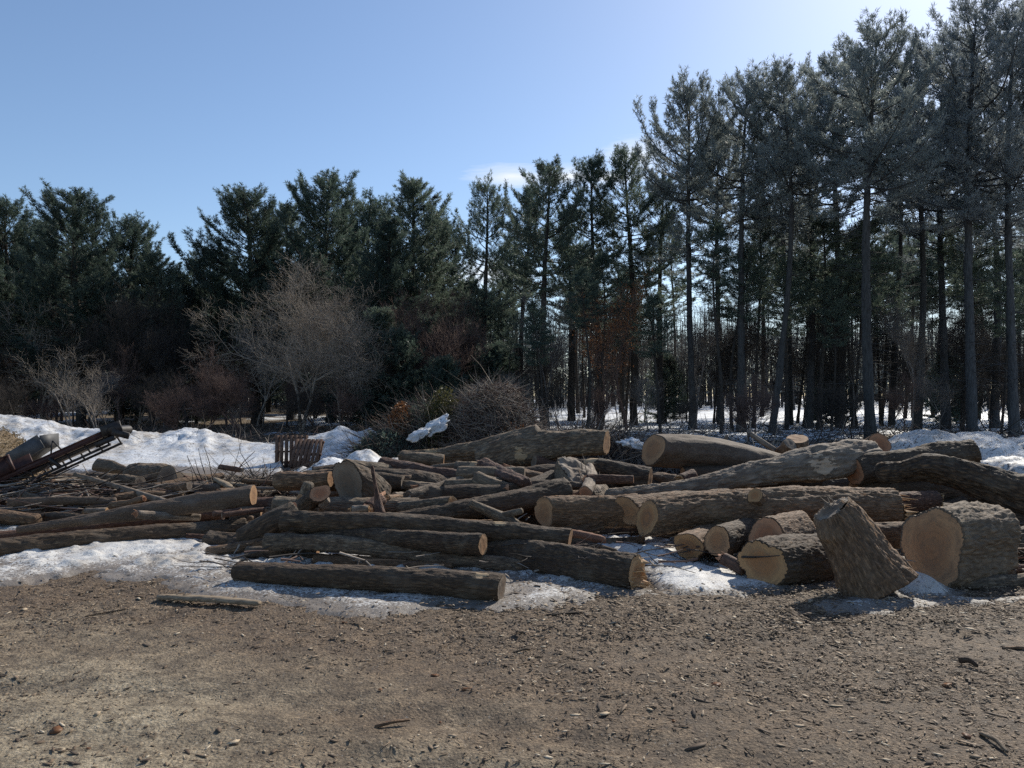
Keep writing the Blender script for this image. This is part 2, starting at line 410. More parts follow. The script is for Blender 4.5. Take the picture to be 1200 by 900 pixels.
def h_near(x, y):
    d = np.max([sdist(x, y, p) for p in near_polys], 0)
    d = d - .03 - .04*np.clip(-x, 0, 1) + .28*fbm(x*1.6, y*1.6, 0, 31, 4) + .12*fbm(x*8, y*8, 0, 32, 4)
    t = np.clip(d/.35, -1, 1)
    h = np.where(t > 0, .008+.034*np.clip(t, 0, 1)**.7*(1+.9*fbm(x*2.5, y*2.5, 0, 33, 3)), t*.05)
    lump = np.clip(fbm(x*8, y*8, 0, 36, 3)*1.5, 0, 1)*np.clip((y-6.9)/.8, 0, 1)
    h = h + np.where(t > 0, .010*fbm(x*14, y*14, 0, 34, 3)+.045*lump, 0)
    # heaps
    for (hx, hy, hw, hz) in [(g(1088, 700)[0]+.02, 6.95, .22, .16), (g(800, 672)[0], 7.35, .5, .07), (g(715, 640)[0], 8.4, .5, .10), (g(150, 640)[0], 8.8, .6, .06)]:
        h = h + np.where(d > -.1, hz*np.exp(-((x-hx)**2+(y-hy)**2)/hw**2), 0)
    return h
xs2 = np.arange(-9.2, 6.2, .03); ys2 = np.arange(5.6, 12.2, .03)
snow_sheet('snow_patch', xs2, ys2, h_near, SNOW)

# snow banks on the left and by the brush, world bumps (x, y, half width x, half width y, height)
def bumpat(px, py, Y, hwpx, hwy, k=1.0):
    p = at(px, py, Y); return (p[0], Y, hwpx*Y/FPX, hwy, p[2]*k)
banks = [bumpat(-90, 474, 26, 80, 3.0), bumpat(5, 486, 25.5, 45, 2.4), bumpat(62, 492, 25.5, 36, 2.2), bumpat(128, 502, 26, 45, 2.0), bumpat(213, 499, 24.5, 40, 2.2),
         bumpat(250, 505, 24, 32, 2.0), bumpat(285, 517, 23.5, 28, 1.6), bumpat(402, 498, 23.5, 34, 1.9), bumpat(437, 506, 22.5, 24, 1.5), bumpat(346, 516, 22.5, 30, 1.4), bumpat(180, 508, 27, 60, 2)]
far_poly = [g(*p) for p in [(-420, 506), (-100, 498), (90, 502), (200, 508), (330, 518), (450, 516), (470, 528), (330, 534), (322, 541), (240, 546), (150, 556), (60, 552), (-100, 560), (-420, 575)]]
def h_bank(x, y):
    d = sdist(x, y, far_poly)+.9*fbm(x*.5, y*.5, 0, 41, 3)
    h = np.clip(d/1.2, -.06, .10)
    px = 600+x/y*FPX
    rows = [(-500, 470), (-150, 474), (-60, 478), (0, 483), (50, 488), (72, 496), (110, 499), (150, 500), (188, 505), (215, 499), (242, 499), (268, 507), (290, 516), (322, 520), (335, 516), (352, 513), (375, 506), (398, 498), (418, 503), (432, 500), (445, 508), (470, 540)]
    yr = np.interp(px, [-500, 250, 330, 450], [26, 25, 22.5, 22.5])+.7*fbm(x*.35, 0, 0, 49, 3)
    zt = CAMZ-(np.interp(px, *zip(*rows))-HOR)/FPX*yr
    q = (y-yr)
    b = zt*np.where(q > 0, np.exp(-(q/1.6)**2), np.exp(-np.abs(q/np.where(px < 330, 3.4, 1.7))**1.5))
    b = b-.06-np.clip((px-445)/30, 0, 1)*2
    rid = 1-np.abs(fbm(x*.9, y*.55, 0, 46, 4))*2.2
    h = np.maximum(h, b)
    hk = np.clip(h*1.6, .12, 1)
    h = h + np.where(h > .02, .16*(rid-.75)*hk*np.clip(-q*1.2, .25, 1)+.09*fbm(x*2.6, y*2.6, 0, 42, 4)*hk+.05*fbm(x*7, y*7, 0, 43, 3)*hk, 0)
    return h
snow_sheet('snowbank', np.arange(-25, -2.6, .07), np.arange(13.5, 33, .07), h_bank, SNOW_FAR)
heaps = [bumpat(425, 528, 16.3, 36, .8, 1.15), bumpat(390, 538, 15.6, 44, .9, 1.2), bumpat(468, 533, 16.3, 30, .8, 1.1), bumpat(352, 546, 15.4, 26, .5, 1.2), bumpat(500, 540, 16.5, 26, .6, 1.1)]
def h_heap(x, y):
    b = np.max([hz*np.exp(-np.abs((x-cx)/sx)**2.2-np.abs((y-cy)/sy)**2.2) for cx, cy, sx, sy, hz in heaps], 0)-.10
    return b+np.where(b > 0, .09*fbm(x*3, y*3, 0, 44, 3)+.04*fbm(x*11, y*11, 0, 45, 3), 0)
snow_sheet('snow_heap', np.arange(-6.2, .5, .04), np.arange(13.5, 19, .04), h_heap, SNOW_FAR)
rm = [bumpat(1085, 505, 14.5, 62, 1.6), bumpat(1150, 506, 14.8, 60, 1.7), bumpat(1240, 508, 14.6, 90, 2.0), bumpat(1190, 535, 12.6, 60, 1.2), bumpat(1290, 520, 12.8, 70, 1.4)]
def h_rm(x, y):
    wx = x+.3*fbm(x*.9, y*.9, 0, 57, 3)
    b = np.max([hz*1.02*np.exp(-np.abs((wx-cx)/sx)**2.6-np.abs((y-cy)/sy)**2.6) for cx, cy, sx, sy, hz in rm], 0)-.05
    return b+np.where(b > 0, .09*fbm(x*2.4, y*2.4, 0, 54, 4)+.05*fbm(x*9, y*9, 0, 55, 3), 0)
snow_sheet('dirty_snow_mound', np.arange(5.6, 15, .045), np.arange(10.4, 18.5, .045), h_rm, SNOW_DIRTY)
def h_woods(x, y):
    edge = np.clip((y-27-.10*np.abs(x-14))/5, -1, 1)
    m_ = fbm(x*.16, y*.16, 0, 61, 4)*1.3+.22+.5*fbm(x*.9, y*.9, 0, 62, 3)
    m_ = m_+np.clip((y-48)/20, 0, .5)
    m_ = np.where(x < -1, m_-.9+1.6*np.exp(-((x+18.5)**2+(y-40)**2)/7), m_)
    return np.clip(np.minimum(m_, edge)*.25, -.06, .10)
snow_sheet('woodland_snow', axis(-25, 60, .3, -60, 90, 1.05), axis(24, 60, .3, 24, 130, 1.06), h_woods, SNOW_WOODS, lambda x, y: gh(x, y)+.01)

# ------------------------------------------------------------------ logs
LOGS = []
def resample(P, rad, ds):
    P = np.asarray(P, float); rad = np.asarray(rad, float)
    seg = np.linalg.norm(np.diff(P, axis=0), axis=1); s = np.concatenate([[0], np.cumsum(seg)]); L = s[-1]
    nn = max(6, int(L/ds)); t = np.linspace(0, L, nn+1)
    if len(P) == 2:
        Q = np.stack([np.interp(t, s, P[:, i]) for i in range(3)], 1); r = np.interp(t, s, rad)
    else:                                     # Hermite through the points
        T = np.gradient(P, s, axis=0); Tr = np.gradient(rad, s)
        k = np.clip(np.searchsorted(s, t, side='right')-1, 0, len(P)-2)
        h = (s[k+1]-s[k]); u = (t-s[k])/h
        h00, h10, h01, h11 = 2*u**3-3*u**2+1, u**3-2*u**2+u, -2*u**3+3*u**2, u**3-u**2
        Q = h00[:, None]*P[k]+(h10*h)[:, None]*T[k]+h01[:, None]*P[k+1]+(h11*h)[:, None]*T[k+1]
        r = h00*rad[k]+h10*h*Tr[k]+h01*rad[k+1]+h11*h*Tr[k+1]
    return Q, np.maximum(r, .004), t, L
def log_at(P, rad, bark='dark', ends=('cut', 'cut'), wood='tan', seed=0, tilt0=(0, 0, 0), tilt1=(0, 0, 0), patches=(), lump=.10, furrow=1.0, jag=1.0,
           name='log', parent=None, stubs=(), oval=0.0):
    dist = min(p[1] for p in P); pix = dist/800.0
    rmax = max(rad); ds = max(.022, 2.4*pix); kr = int(np.clip(2*math.pi*rmax/max(.010, 1.3*pix), 14, 150))
    Q, r, t, L = resample(P, rad, ds); nq = len(Q)
    D = nrm(np.gradient(Q, axis=0))
    up = np.array([0, 0, 1.]) if abs(D[0][2]) < .8 else np.array([0, 1., 0])
    U = nrm(up-D*(D@up)[:, None]); W = np.cross(D, U)
    th = np.arange(kr)*2*math.pi/kr
    c, s_ = np.cos(th)[None], np.sin(th)[None]
    off = U[:, None, :]*c[..., None]+W[:, None, :]*s_[..., None]         # unit radial
    rr = r[:, None]*np.ones_like(c); tt = t[:, None]*np.ones_like(c)
    sd = seed*13.7
    lum = fbm(tt*1.5/max(rmax*4, .3)+sd, c*1.1, s_*1.1, 70+seed, 3)
    lo = np.random.default_rng(seed+99).uniform(.01, .05+.12*min(rmax, .3), 3)
    rr = rr*(1+lump*2*lum)*(1+(oval+lo[0])*np.cos(2*(th[None]-seed))+lo[1]*np.cos(3*th[None]+seed*2.1)+lo[2]*.5*np.cos(5*th[None]+seed))
    a = min(rmax, .3)*38; fr = 1-np.abs(fbm(tt*8+sd, c*a, s_*a, 80+seed, 3))*2.2
    amp = min(.013, .06*rmax)*furrow
    rr = rr+amp*fr+amp*.7*fbm(tt*18+sd, c*a*2, s_*a*2, 90+seed, 2)
    # knots
    kn = np.random.default_rng(1000+seed)
    for _ in range(int(L*1.6)):
        s0, a0, sz = kn.uniform(0, L), kn.uniform(0, 6.28), kn.uniform(.25, .5)*rmax
        da = (th[None]-a0+math.pi) % (2*math.pi)-math.pi
        rr = rr+sz*.28*np.exp(-((tt-s0)**2+(da*r[:, None])**2)/(sz*.7)**2)
    V = Q[:, None]+off*rr[..., None]
    for end, tv in ((0, tilt0), (1, tilt1)):  # slanted saw cuts
        tv = np.array(tv, float)
        if not tv.any(): continue
        w = np.clip(1-(t if end == 0 else L-t)/(rmax*2.2), 0, 1)[:, None]
        dsf = ((off*rr[..., None])@tv)*w
        V = V+D[:, None]*dsf[..., None]
    # patches of bare wood
    pa = np.zeros_like(rr)
    for (sf, dv, sz) in patches:
        dv = nrm(dv); cosd = off@dv; ang = np.arccos(np.clip(cosd, -1, 1))
        dd = np.sqrt((tt-sf*L)**2+(ang*r[:, None])**2)/sz
        pa = np.maximum(pa, np.clip(1.15-dd, 0, 1))
    origin = Q[nq//2].copy(); origin[2] = V[..., 2].min()
    bc = np.stack([tt, c*r[:, None], s_*r[:, None]], -1)
    verts = [V.reshape(-1, 3)]; bcs = [bc.reshape(-1, 3)]; pas = [pa.ravel()]
    i = np.arange(nq-1)[:, None]*kr; j = np.arange(kr)[None]; j2 = (j+1) % kr
    F = [np.stack([i+j, i+j2, i+kr+j2, i+kr+j], -1).reshape(-1, 4)]
    n0 = nq*kr; faces_end = []
    for end in (0, 1):
        kind = ends[end]; row = 0 if end == 0 else nq-1
        ring = V[row]; cen = ring.mean(0); nd = -D[row] if end == 0 else D[row]
        in_ = cen+(ring-cen)*.93
        if kind == 'round':
            in_ = cen+(ring-cen)*.72+nd*rmax*.20
            in2 = cen+(ring-cen)*.3+nd*rmax*.30
        verts.append(in_); bcs.append(bc[row]*.9); pas.append(pa[row]*0)
        base = row*kr; jj = np.arange(kr); jj2 = (jj+1) % kr
        q = np.stack([base+jj, base+jj2, n0+jj2, n0+jj], 1)
        F.append(q if end == 1 else q[:, ::-1]); 
        if kind == 'round':
            verts.append(in2); bcs.append(bc[row]*.4); pas.append(pa[row]*0)
            q = np.stack([n0+jj, n0+jj2, n0+kr+jj2, n0+kr+jj], 1); F.append(q if end == 1 else q[:, ::-1])
            n0 += kr
            verts.append(cen[None]+nd*rmax*.32); bcs.append(bc[row][:1]*0); pas.append(np.zeros(1))
            tri = np.stack([n0-kr+jj, n0-kr+jj2, np.full(kr, n0+kr)], 1)
            F.append(tri if end == 1 else tri[:, ::-1]); n0 += kr+1
        else:
            n0 += kr
            faces_end.append((kind, ring, cen, nd, end, rr[row].mean()))
    Vv = np.concatenate(verts)-origin
    me = mesh(name, Vv, F, BARK[bark], smooth=True, attrs={'bc': np.concatenate(bcs), 'patch': np.concatenate(pas)})
    o = obj(name, me, parent, origin if parent is None else origin-np.array(parent.location))
    for kind, ring, cen, nd, end, rm_ in faces_end:
        nr = 9 if kind == 'cut' else 14
        fr = np.linspace(.945, 0.04, nr)
        e1 = nrm(ring[0]-cen); e2 = np.cross(nd, e1)
        pts, rc = [], []
        for f_ in fr:
            p = cen+(ring-cen)*f_+nd*.0025
            lx, ly = (p-cen)@e1, (p-cen)@e2
            if kind == 'cut':
                p = p+nd[None]*(.004*fbm(lx*18, ly*18, seed, 11, 2))[:, None]
            else:
                sp = np.abs(noise(lx*34/ max(rm_*6, .6), ly*9/max(rm_*6, .6), seed, 12))
                sp2 = np.clip(fbm(lx*6/max(rm_*3, .4), ly*6/max(rm_*3, .4), seed, 13, 3)*1.6+.2, 0, 1)
                edgef = min(1, (.945-f_)*5+.25)
                p = p+nd[None]*(rm_*jag*(1.15*sp2*(.35+.9*sp))*edgef)[:, None]
            pts.append(p); rc.append(np.stack([lx, ly, np.full(kr, f_)], 1))
        pts.append(cen[None]+nd*.0025+(0 if kind == 'cut' else nd*rm_*.4)); rc.append(np.zeros((1, 3)))
        P_ = np.concatenate(pts)-origin
        FF = []
        jj = np.arange(kr); jj2 = (jj+1) % kr
        for q in range(nr-1):
            FF.append(np.stack([q*kr+jj, q*kr+jj2, (q+1)*kr+jj2, (q+1)*kr+jj], 1))
        tri = np.stack([(nr-1)*kr+jj, (nr-1)*kr+jj2, np.full(kr, nr*kr)], 1)
        if end == 0: FF = [f[:, ::-1] for f in FF]; tri = tri[:, ::-1]
        nm_ = 'cut_face' if kind == 'cut' else 'splintered_end'
        if kind == 'broken':                  # loose splinters standing out of the break
            rg = np.random.default_rng(500+seed); ac = Acc(); ns = int(26*min(1, jag**2))+2
            a_ = rg.uniform(0, 6.28, ns); f_ = rg.uniform(.1, .9, ns)
            bp = cen+((ring-cen)[(a_/6.283*kr).astype(int) % kr])*f_[:, None]-nd*.01-origin
            ac.tubes(bp, bp+nrm(nd+rg.normal(0, .13, (ns, 3)))*rg.uniform(.4, 1.25, (ns, 1))*rm_, rg.uniform(.03, .09, ns)*rm_, .002, 4)
            extra = ac
            VV = np.concatenate([P_, np.concatenate(extra.V)])
            FF2 = FF+[tri]+[p_+len(P_) for p_, _ in extra.order]
            rcx = np.concatenate(rc+[np.tile([[.02, .02, .8]], (len(VV)-len(P_), 1))])
            me2 = mesh(nm_, VV, FF2, WOOD['raw' if wood in ('tan', 'raw', 'orange') else wood], smooth=False, attrs={'rc': rcx})
        else:
            me2 = mesh(nm_, P_, FF+[tri], WOOD[wood], smooth=True, attrs={'rc': np.concatenate(rc)})
        obj(nm_, me2, o)
    for k, (sf, dv, Ls, rs, kind) in enumerate(stubs):   # branch stubs, each a part with its own cut face
        kk = int(np.clip(sf, 0, 1)*(nq-1)); dv = nrm(dv)
        p0 = Q[kk]+dv*r[kk]*.55; p1 = Q[kk]+dv*(r[kk]+Ls)
        st = log_at([p0, p1], [rs*1.25, rs], bark, ('cut', kind), wood, seed*7+k+300, name='branch_stub')
        st.parent = o; st.location = np.array(st.location)-np.array(o.location)
    return o
_ls = [0]
def LOG(label, pts, bark='dark', ends=('cut', 'cut'), wood='tan', cat='log', group=None, name='log', sink=0, **kw):
    _ls[0] += 1
    P = [at(p[0], p[1], p[2])-np.array([0, 0, sink]) for p in pts]; rad = [p[3]*p[2]/FPX for p in pts]
    o = log_at(P, rad, bark, ends, wood, _ls[0], name=name, **kw)
    tag(o, label, cat, group); LOGS.append((P, rad))
    return o

# --- front centre stack
LOG('thick front log lying on snow at the very front of the stack', [(279, 671, 7.2, 13), (430, 679, 6.9, 14.5), (588, 689, 6.62, 16.5)], 'dark', wood='old', tilt1=(0, .05, .1), patches=[(.93, (0, -.5, 1), .07)])
LOG('thin log with a blunt right end just behind the front log', [(370, 655, 8.0, 7), (450, 660, 7.85, 7), (531, 664.5, 7.75, 6.6)], 'brown', ('round', 'cut'), 'old')
LOG('bent grey-brown log ending in a knobbly broken tip at right', [(312, 636, 8.05, 9.5), (350, 635, 8.0, 9.5), (430, 642, 7.9, 9), (530, 655, 7.8, 8), (600, 662, 7.7, 8), (616, 663, 7.7, 7)], 'grey', ('round', 'round'), lump=.11)
LOG('log with a round pale sawn end sticking out at centre of the stack', [(350, 626, 8.3, 8), (450, 631, 7.95, 11), (566, 638.5, 7.65, 12.5)], 'dark', tilt1=(0, .12, 0))
LOG('long top log of the front stack with sawn ends and frosty left end', [(331, 611, 8.2, 12), (430, 612, 8.15, 12.3), (560, 621, 8.05, 12), (668, 631.5, 7.9, 12.2)], 'dark', patches=[(.76, (0, -.3, 1), .13)], tilt1=(0, .1, .1))
LOG('big dark log with a splintered yellow right end', [(540, 647, 8.3, 18), (650, 660, 7.6, 19.5), (746, 671.5, 7.05, 20.5)], 'dark', ('cut', 'broken'), 'raw', furrow=1.3, jag=.7)
LOG('short gnarly log at the left tip of the front stack lying on snow', [(243, 648.5, 8.4, 6.2), (275, 643, 8.5, 7), (310, 636, 8.6, 7)], 'brown', ('round', 'cut'), lump=.16)
LOG('dark log end half under the bent grey log', [(291, 647, 8.3, 7), (330, 648, 8.2, 8), (372, 650, 8.2, 8)], 'dark', ('round', 'cut'))
LOG('dark curved log leaning up against the left end of the long top log', [(283, 632, 8.7, 11), (305, 622, 8.7, 12.5), (330, 606, 8.7, 12), (345, 595, 8.8, 8)], 'dark', ('round', 'cut'), 'pink')
LOG('stub with a reddish cut face above the left end of the long top log', [(338, 600, 8.95, 7), (342, 594, 8.75, 6.5)], 'dark', wood='pink', cat='log stub')
LOG('forked dark log with an oval reddish cut face pointing up right', [(340, 606, 9.5, 10), (356, 594, 9.4, 10), (375, 578, 9.2, 9.5)], 'dark', wood='pink', tilt1=(.2, .6, 0))
LOG('upright grey trunk piece rising beside the reddish cut face', [(350, 600, 9.6, 10), (357, 585, 9.6, 9), (362, 567, 9.6, 6)], 'grey', ('cut', 'round'), stubs=[(.5, (-.2, -1, .15), .03, .045, 'cut')])
LOG('massive tilted block with a pale bare patch and slanted top', [(449, 588, 10.6, 17), (430, 578, 10.5, 25), (408, 568, 10.3, 25)], 'dark', wood='old', tilt1=(0, .3, .55), patches=[(.82, (-.2, -1, 1.2), .20)], furrow=1.3)
LOG('small pale wedge of split wood beside the tilted block', [(374, 590, 9.3, 9), (384, 584, 9.3, 5)], 'pale', ('broken', 'cut'), 'old', cat='wood chunk', name='wood_chunk')
LOG('dark short log under snow behind the tilted block', [(366, 558, 12.5, 10), (405, 556, 12.6, 11)], 'dark')
LOG('pinkish splintered chunk between the block and the leaning branch', [(432, 596, 9.6, 8), (446, 586, 9.8, 8)], 'red', ('broken', 'broken'), 'pink', cat='wood chunk', name='wood_chunk')
LOG('rotten yellow wood knob resting on the long top log', [(413, 597, 8.5, 5), (432, 597, 8.5, 5)], 'pale', ('broken', 'broken'), 'orange', cat='wood chunk', name='wood_chunk', lump=.2)
LOG('rusty brown leaning branch stuck upright behind the stack', [(446, 603, 9.0, 6), (441, 575, 9.1, 2.6), (436, 547, 9.2, 1.6)], 'red', ('cut', 'round'), cat='branch', name='branch')
# --- middle pile
LOG('long dark log running right from the tilted block', [(435, 560, 11.4, 12), (480, 566, 11.3, 14), (560, 580, 11.2, 14), (640, 590, 11, 12)], 'dark')
LOG('log with a small orange round face in the middle of the pile', [(468, 595, 9.8, 8), (500, 592, 9.7, 8), (530, 588.5, 9.6, 7)], 'grey', wood='orange', tilt1=(0, .4, 0))
LOG('long diagonal dark log rising to the right across the middle pile', [(440, 611, 9.3, 5), (520, 600, 9.5, 9), (600, 588, 9.8, 12.5), (664, 572, 10.2, 12)], 'dark', furrow=1.3)
LOG('thin forked grey limb lying over the diagonal log', [(552, 590, 9.25, 4.5), (575, 600, 9.2, 5.5), (592, 608, 9.2, 6), (606, 614, 9.1, 4)], 'grey', ('round', 'round'), cat='branch', name='branch', stubs=[(.62, (1, -.3, .3), .22, .035, 'round')])
LOG('tapered greenish log chunk in the middle of the pile', [(560, 564, 10.9, 11), (583, 571, 10.7, 10), (606, 573, 10.6, 4)], 'grey', ('cut', 'round'))
LOG('short log with a reddish left face beneath the barkless log', [(501, 565, 11.2, 8.5), (530, 568, 11.3, 7.5), (556, 574, 11.3, 7)], 'dark', wood='pink', tilt0=(0, -.5, .3))
LOG('straight log with a pale bare streak along its top', [(534, 549, 11.9, 8), (565, 552, 11.8, 8.5), (597, 558, 11.7, 8.5)], 'grey', wood='old', patches=[(.35, (0, -.4, 1), .2), (.7, (0, -.3, 1), .2)])
LOG('long hulking trunk lying across the top of the middle pile', [(472, 536, 13.4, 7), (520, 534, 13.2, 9), (575, 528, 13, 14), (632, 515, 12.9, 18)], 'grey', ('round', 'round'), patches=[(.22, (0, -1, .4), .25), (.5, (0, -.5, 1), .1)], lump=.12, furrow=1.4)
LOG('massive bark covered trunk with a thin bright sawn right edge', [(560, 540, 12.9, 14), (610, 528, 12.8, 19), (660, 521, 12.7, 16), (711, 518.5, 12.5, 14.5)], 'grey', tilt1=(0, .12, .1), furrow=1.4, patches=[(.35, (0, -1, -.2), .2)])
LOG('birch-like short log under the trunk at its left tip', [(473, 536, 12.7, 6), (500, 538, 12.6, 7), (520, 540, 12.6, 7)], 'grey', lump=.1)
LOG('hollow rusty log end beside the snow heap', [(462, 552, 13.4, 8), (480, 549, 13.8, 8)], 'red', ('cut', 'cut'), 'pink')
LOG('second small cut log end beside the hollow rusty one', [(480, 548, 13.4, 5.5), (500, 545, 14, 5.5)], 'pale', wood='pink', tilt0=(0, -.3, 0))
LOG('jagged pyramid shaped stump with splintered pale ridges', [(688, 592, 11.0, 31), (684, 572, 11.0, 29), (680, 556, 11.0, 21)], 'grey', ('cut', 'broken'), 'old', cat='stump', name='stump', tilt1=(-.85, .75, 0), furrow=1.6, jag=.28, patches=[(.6, (.3, -1, 0), .12)])
LOG('dark log lying behind and right of the jagged stump', [(640, 556, 12.2, 12), (690, 550, 12.0, 13), (762, 561, 11.6, 12)], 'dark', patches=[(.45, (0, -.3, 1), .2)])
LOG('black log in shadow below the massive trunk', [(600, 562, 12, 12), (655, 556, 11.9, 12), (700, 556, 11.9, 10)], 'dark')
LOG('upper dark log between the barkless log and the stump', [(520, 578, 10.6, 9), (600, 577, 10.6, 10), (650, 560, 11.2, 9)], 'dark')
# --- right pile
LOG('log with a large clean oval left face at the head of the right pile', [(638, 600, 9.0, 17.5), (690, 600, 9.1, 18), (745, 598, 9.2, 18)], 'brown', tilt0=(0, -.45, -.08), furrow=1.2)
LOG('log end wedged tight between two bigger sawn logs', [(735, 599, 8.95, 17.5), (790, 594, 9.5, 17), (850, 590, 10.0, 16)], 'brown', tilt0=(0, -.22, -.3))
LOG('large trunk lying across the right pile with a bright left face and branch stub', [(758, 606, 8.6, 20), (860, 597, 8.75, 20.5), (960, 593, 8.9, 22), (1046, 594, 9.0, 21)], 'brown', ('cut', 'broken'), 'orange', tilt0=(0, -.24, .32), furrow=1.3, stubs=[(.47, (-.75, -1.0, .75), .12, .085, 'cut')])
LOG('orange heartwood slab torn off behind the large trunk', [(1040, 590, 9.25, 13), (1098, 586, 9.4, 9)], 'red', ('broken', 'broken'), 'orange', cat='wood slab', name='wood_slab')
LOG('twisted pale trunk with peeling bark arching over the right pile', [(715, 580, 9.9, 6), (770, 576, 10.1, 9), (850, 564, 10.4, 12), (920, 550, 10.6, 17), (985, 541, 10.8, 21), (1022, 533, 11, 15)], 'pale', ('round', 'cut'), lump=.17, furrow=1.5, patches=[(.75, (0, -1, .1), .3)], oval=.1)
LOG('smooth brown tapering log with a wide left face at the back', [(766, 526, 12.6, 19.5), (850, 534, 12.9, 18), (930, 547, 13.1, 11)], 'smooth', wood='tan', tilt0=(0, -.30, .25), furrow=.3)
LOG('pinkish log face pointing up behind the pale trunk', [(1010, 541, 12.4, 16), (1030, 524, 12.0, 14)], 'brown', wood='pink', tilt1=(0, .9, 0))
LOG('thick dark log with a ragged right face below the dirty snow', [(1002, 553, 10.6, 16), (1070, 541, 10.8, 16), (1142, 530, 11.0, 14.5)], 'dark', wood='pink', tilt1=(0, .35, -.15), furrow=1.4)
LOG('black gnarled trunk humping toward the right edge', [(1032, 554, 9.9, 9), (1060, 552, 9.9, 9), (1088, 548, 9.8, 13), (1120, 556, 9.7, 17), (1150, 566, 9.6, 20), (1185, 578, 9.5, 21), (1240, 592, 9.4, 21)], 'dark', ('round', 'cut'), lump=.2, furrow=1.5)
LOG('huge round sawn log with the largest tan face at right', [(1092, 638, 7.2, 41), (1125, 634, 7.45, 42), (1157, 630, 7.7, 39)], 'grey', wood='tan', tilt0=(0, 0, .18), furrow=1.4, patches=[(.55, (.2, -1, -.25), .13)], oval=.05, lump=.14)
LOG('leaning stump propped in front of the right pile', [(1031, 694, 6.7, 42), (1016, 670, 6.75, 33), (997, 635, 6.85, 27), (984, 612, 6.92, 24), (975, 597, 6.97, 19)], 'brown', ends=('cut', 'broken'), wood='old', cat='stump', name='stump', tilt1=(.25, .45, 0), furrow=1.7, lump=.15, jag=.35)
LOG('lower log with an orange notched face left of the leaning stump', [(892, 660, 7.15, 27), (940, 658, 7.4, 27), (1000, 655, 7.65, 26)], 'dark', wood='orange', tilt0=(0, -.35, .2), furrow=1.5, oval=.08)
LOG('log with a round tan face below the large trunk', [(840, 635, 7.85, 17), (868, 626, 8.4, 16), (900, 618, 9.0, 15)], 'dark', wood='tan', tilt0=(.1, -.1, 0))
LOG('log whose half hidden tan face peeks over the orange notched one', [(897, 627, 7.7, 18), (935, 618, 8.3, 18)], 'brown', wood='pink', tilt0=(0, -.1, .1))
LOG('shadowed log face drooping under the large trunk', [(806, 640, 8.0, 17), (835, 628, 8.6, 17)], 'brown', wood='orange', tilt0=(0, 0, -.4))
LOG('log lying behind the leaning stump and under the large trunk', [(950, 634, 8.2, 15), (1010, 628, 8.2, 15), (1068, 627, 8.2, 14)], 'brown')
LOG('thin log with a pale cut end under the huge round log', [(1119, 683, 7.1, 6.5), (1160, 683, 7.2, 7.5), (1220, 679, 7.3, 8)], 'grey', wood='tan', tilt0=(0, -.5, 0))
LOG('bright orange split chunk at the right edge above the thin log', [(1180, 668, 7.7, 5.5), (1215, 667, 7.7, 6)], 'red', ('broken', 'cut'), 'orange', cat='wood chunk', name='wood_chunk')
LOG('bark covered log behind the huge round log at the right edge', [(1178, 640, 8.4, 20), (1240, 634, 8.6, 22)], 'dark')
LOG('rotten red slab of wood propped on the snow under the tan faces', [(848, 655, 7.5, 7), (872, 668, 7.35, 7.5)], 'red', ('broken', 'cut'), 'pink', cat='wood slab', name='wood_slab')
LOG('small dark stick of bark lying in the snow', [(826, 671, 7.55, 5), (845, 676, 7.5, 6), (868, 674, 7.5, 4)], 'dark', ('round', 'round'), cat='bark piece', name='bark_piece', lump=.2)
LOG('grey knotty bough in the snow beside the big dark log', [(668, 644, 8.3, 5), (695, 643, 8.1, 6), (722, 648, 8.0, 4)], 'dark', ('round', 'round'), cat='branch', name='branch', lump=.2)
LOG('stump block with a pale flat top behind the pale trunk', [(937, 534, 13.6, 10), (934, 514, 13.6, 12)], 'brown', wood='tan', cat='stump', name='stump', tilt1=(0, .35, 0))
LOG('low dark block beside the pale topped stump', [(916, 532, 13.6, 8), (926, 520, 13.4, 8)], 'brown', wood='old', cat='stump', name='stump')
LOG('small orange chunk of wood on the smooth brown log side', [(797, 562, 11.2, 6), (812, 556, 11.4, 6)], 'red', ('broken', 'cut'), 'orange', cat='wood chunk', name='wood_chunk')
LOG('thin bare stick slanting down behind the smooth log', [(880, 509, 13.8, 2.6), (895, 519, 13.6, 3), (909, 528, 13.5, 3)], 'pale', cat='stick', name='stick')
LOG('bent pale stick pointing up behind the smooth log', [(848, 526, 13.8, 2.5), (850, 518, 13.8, 2.5), (852, 510, 13.8, 1.5)], 'pale', ('round', 'round'), cat='stick', name='stick')
# under-layer of the right pile
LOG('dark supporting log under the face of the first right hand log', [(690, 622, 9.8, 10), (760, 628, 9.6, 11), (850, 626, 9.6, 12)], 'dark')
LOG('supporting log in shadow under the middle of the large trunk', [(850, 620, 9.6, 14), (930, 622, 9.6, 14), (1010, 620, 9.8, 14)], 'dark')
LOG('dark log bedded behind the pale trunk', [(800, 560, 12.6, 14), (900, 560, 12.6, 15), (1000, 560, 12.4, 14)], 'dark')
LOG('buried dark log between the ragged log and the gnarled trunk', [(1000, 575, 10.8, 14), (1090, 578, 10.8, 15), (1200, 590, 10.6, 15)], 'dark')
LOG('bedded dark log behind the huge round log', [(1050, 600, 10.0, 16), (1140, 610, 9.6, 16), (1230, 612, 9.4, 16)], 'dark')
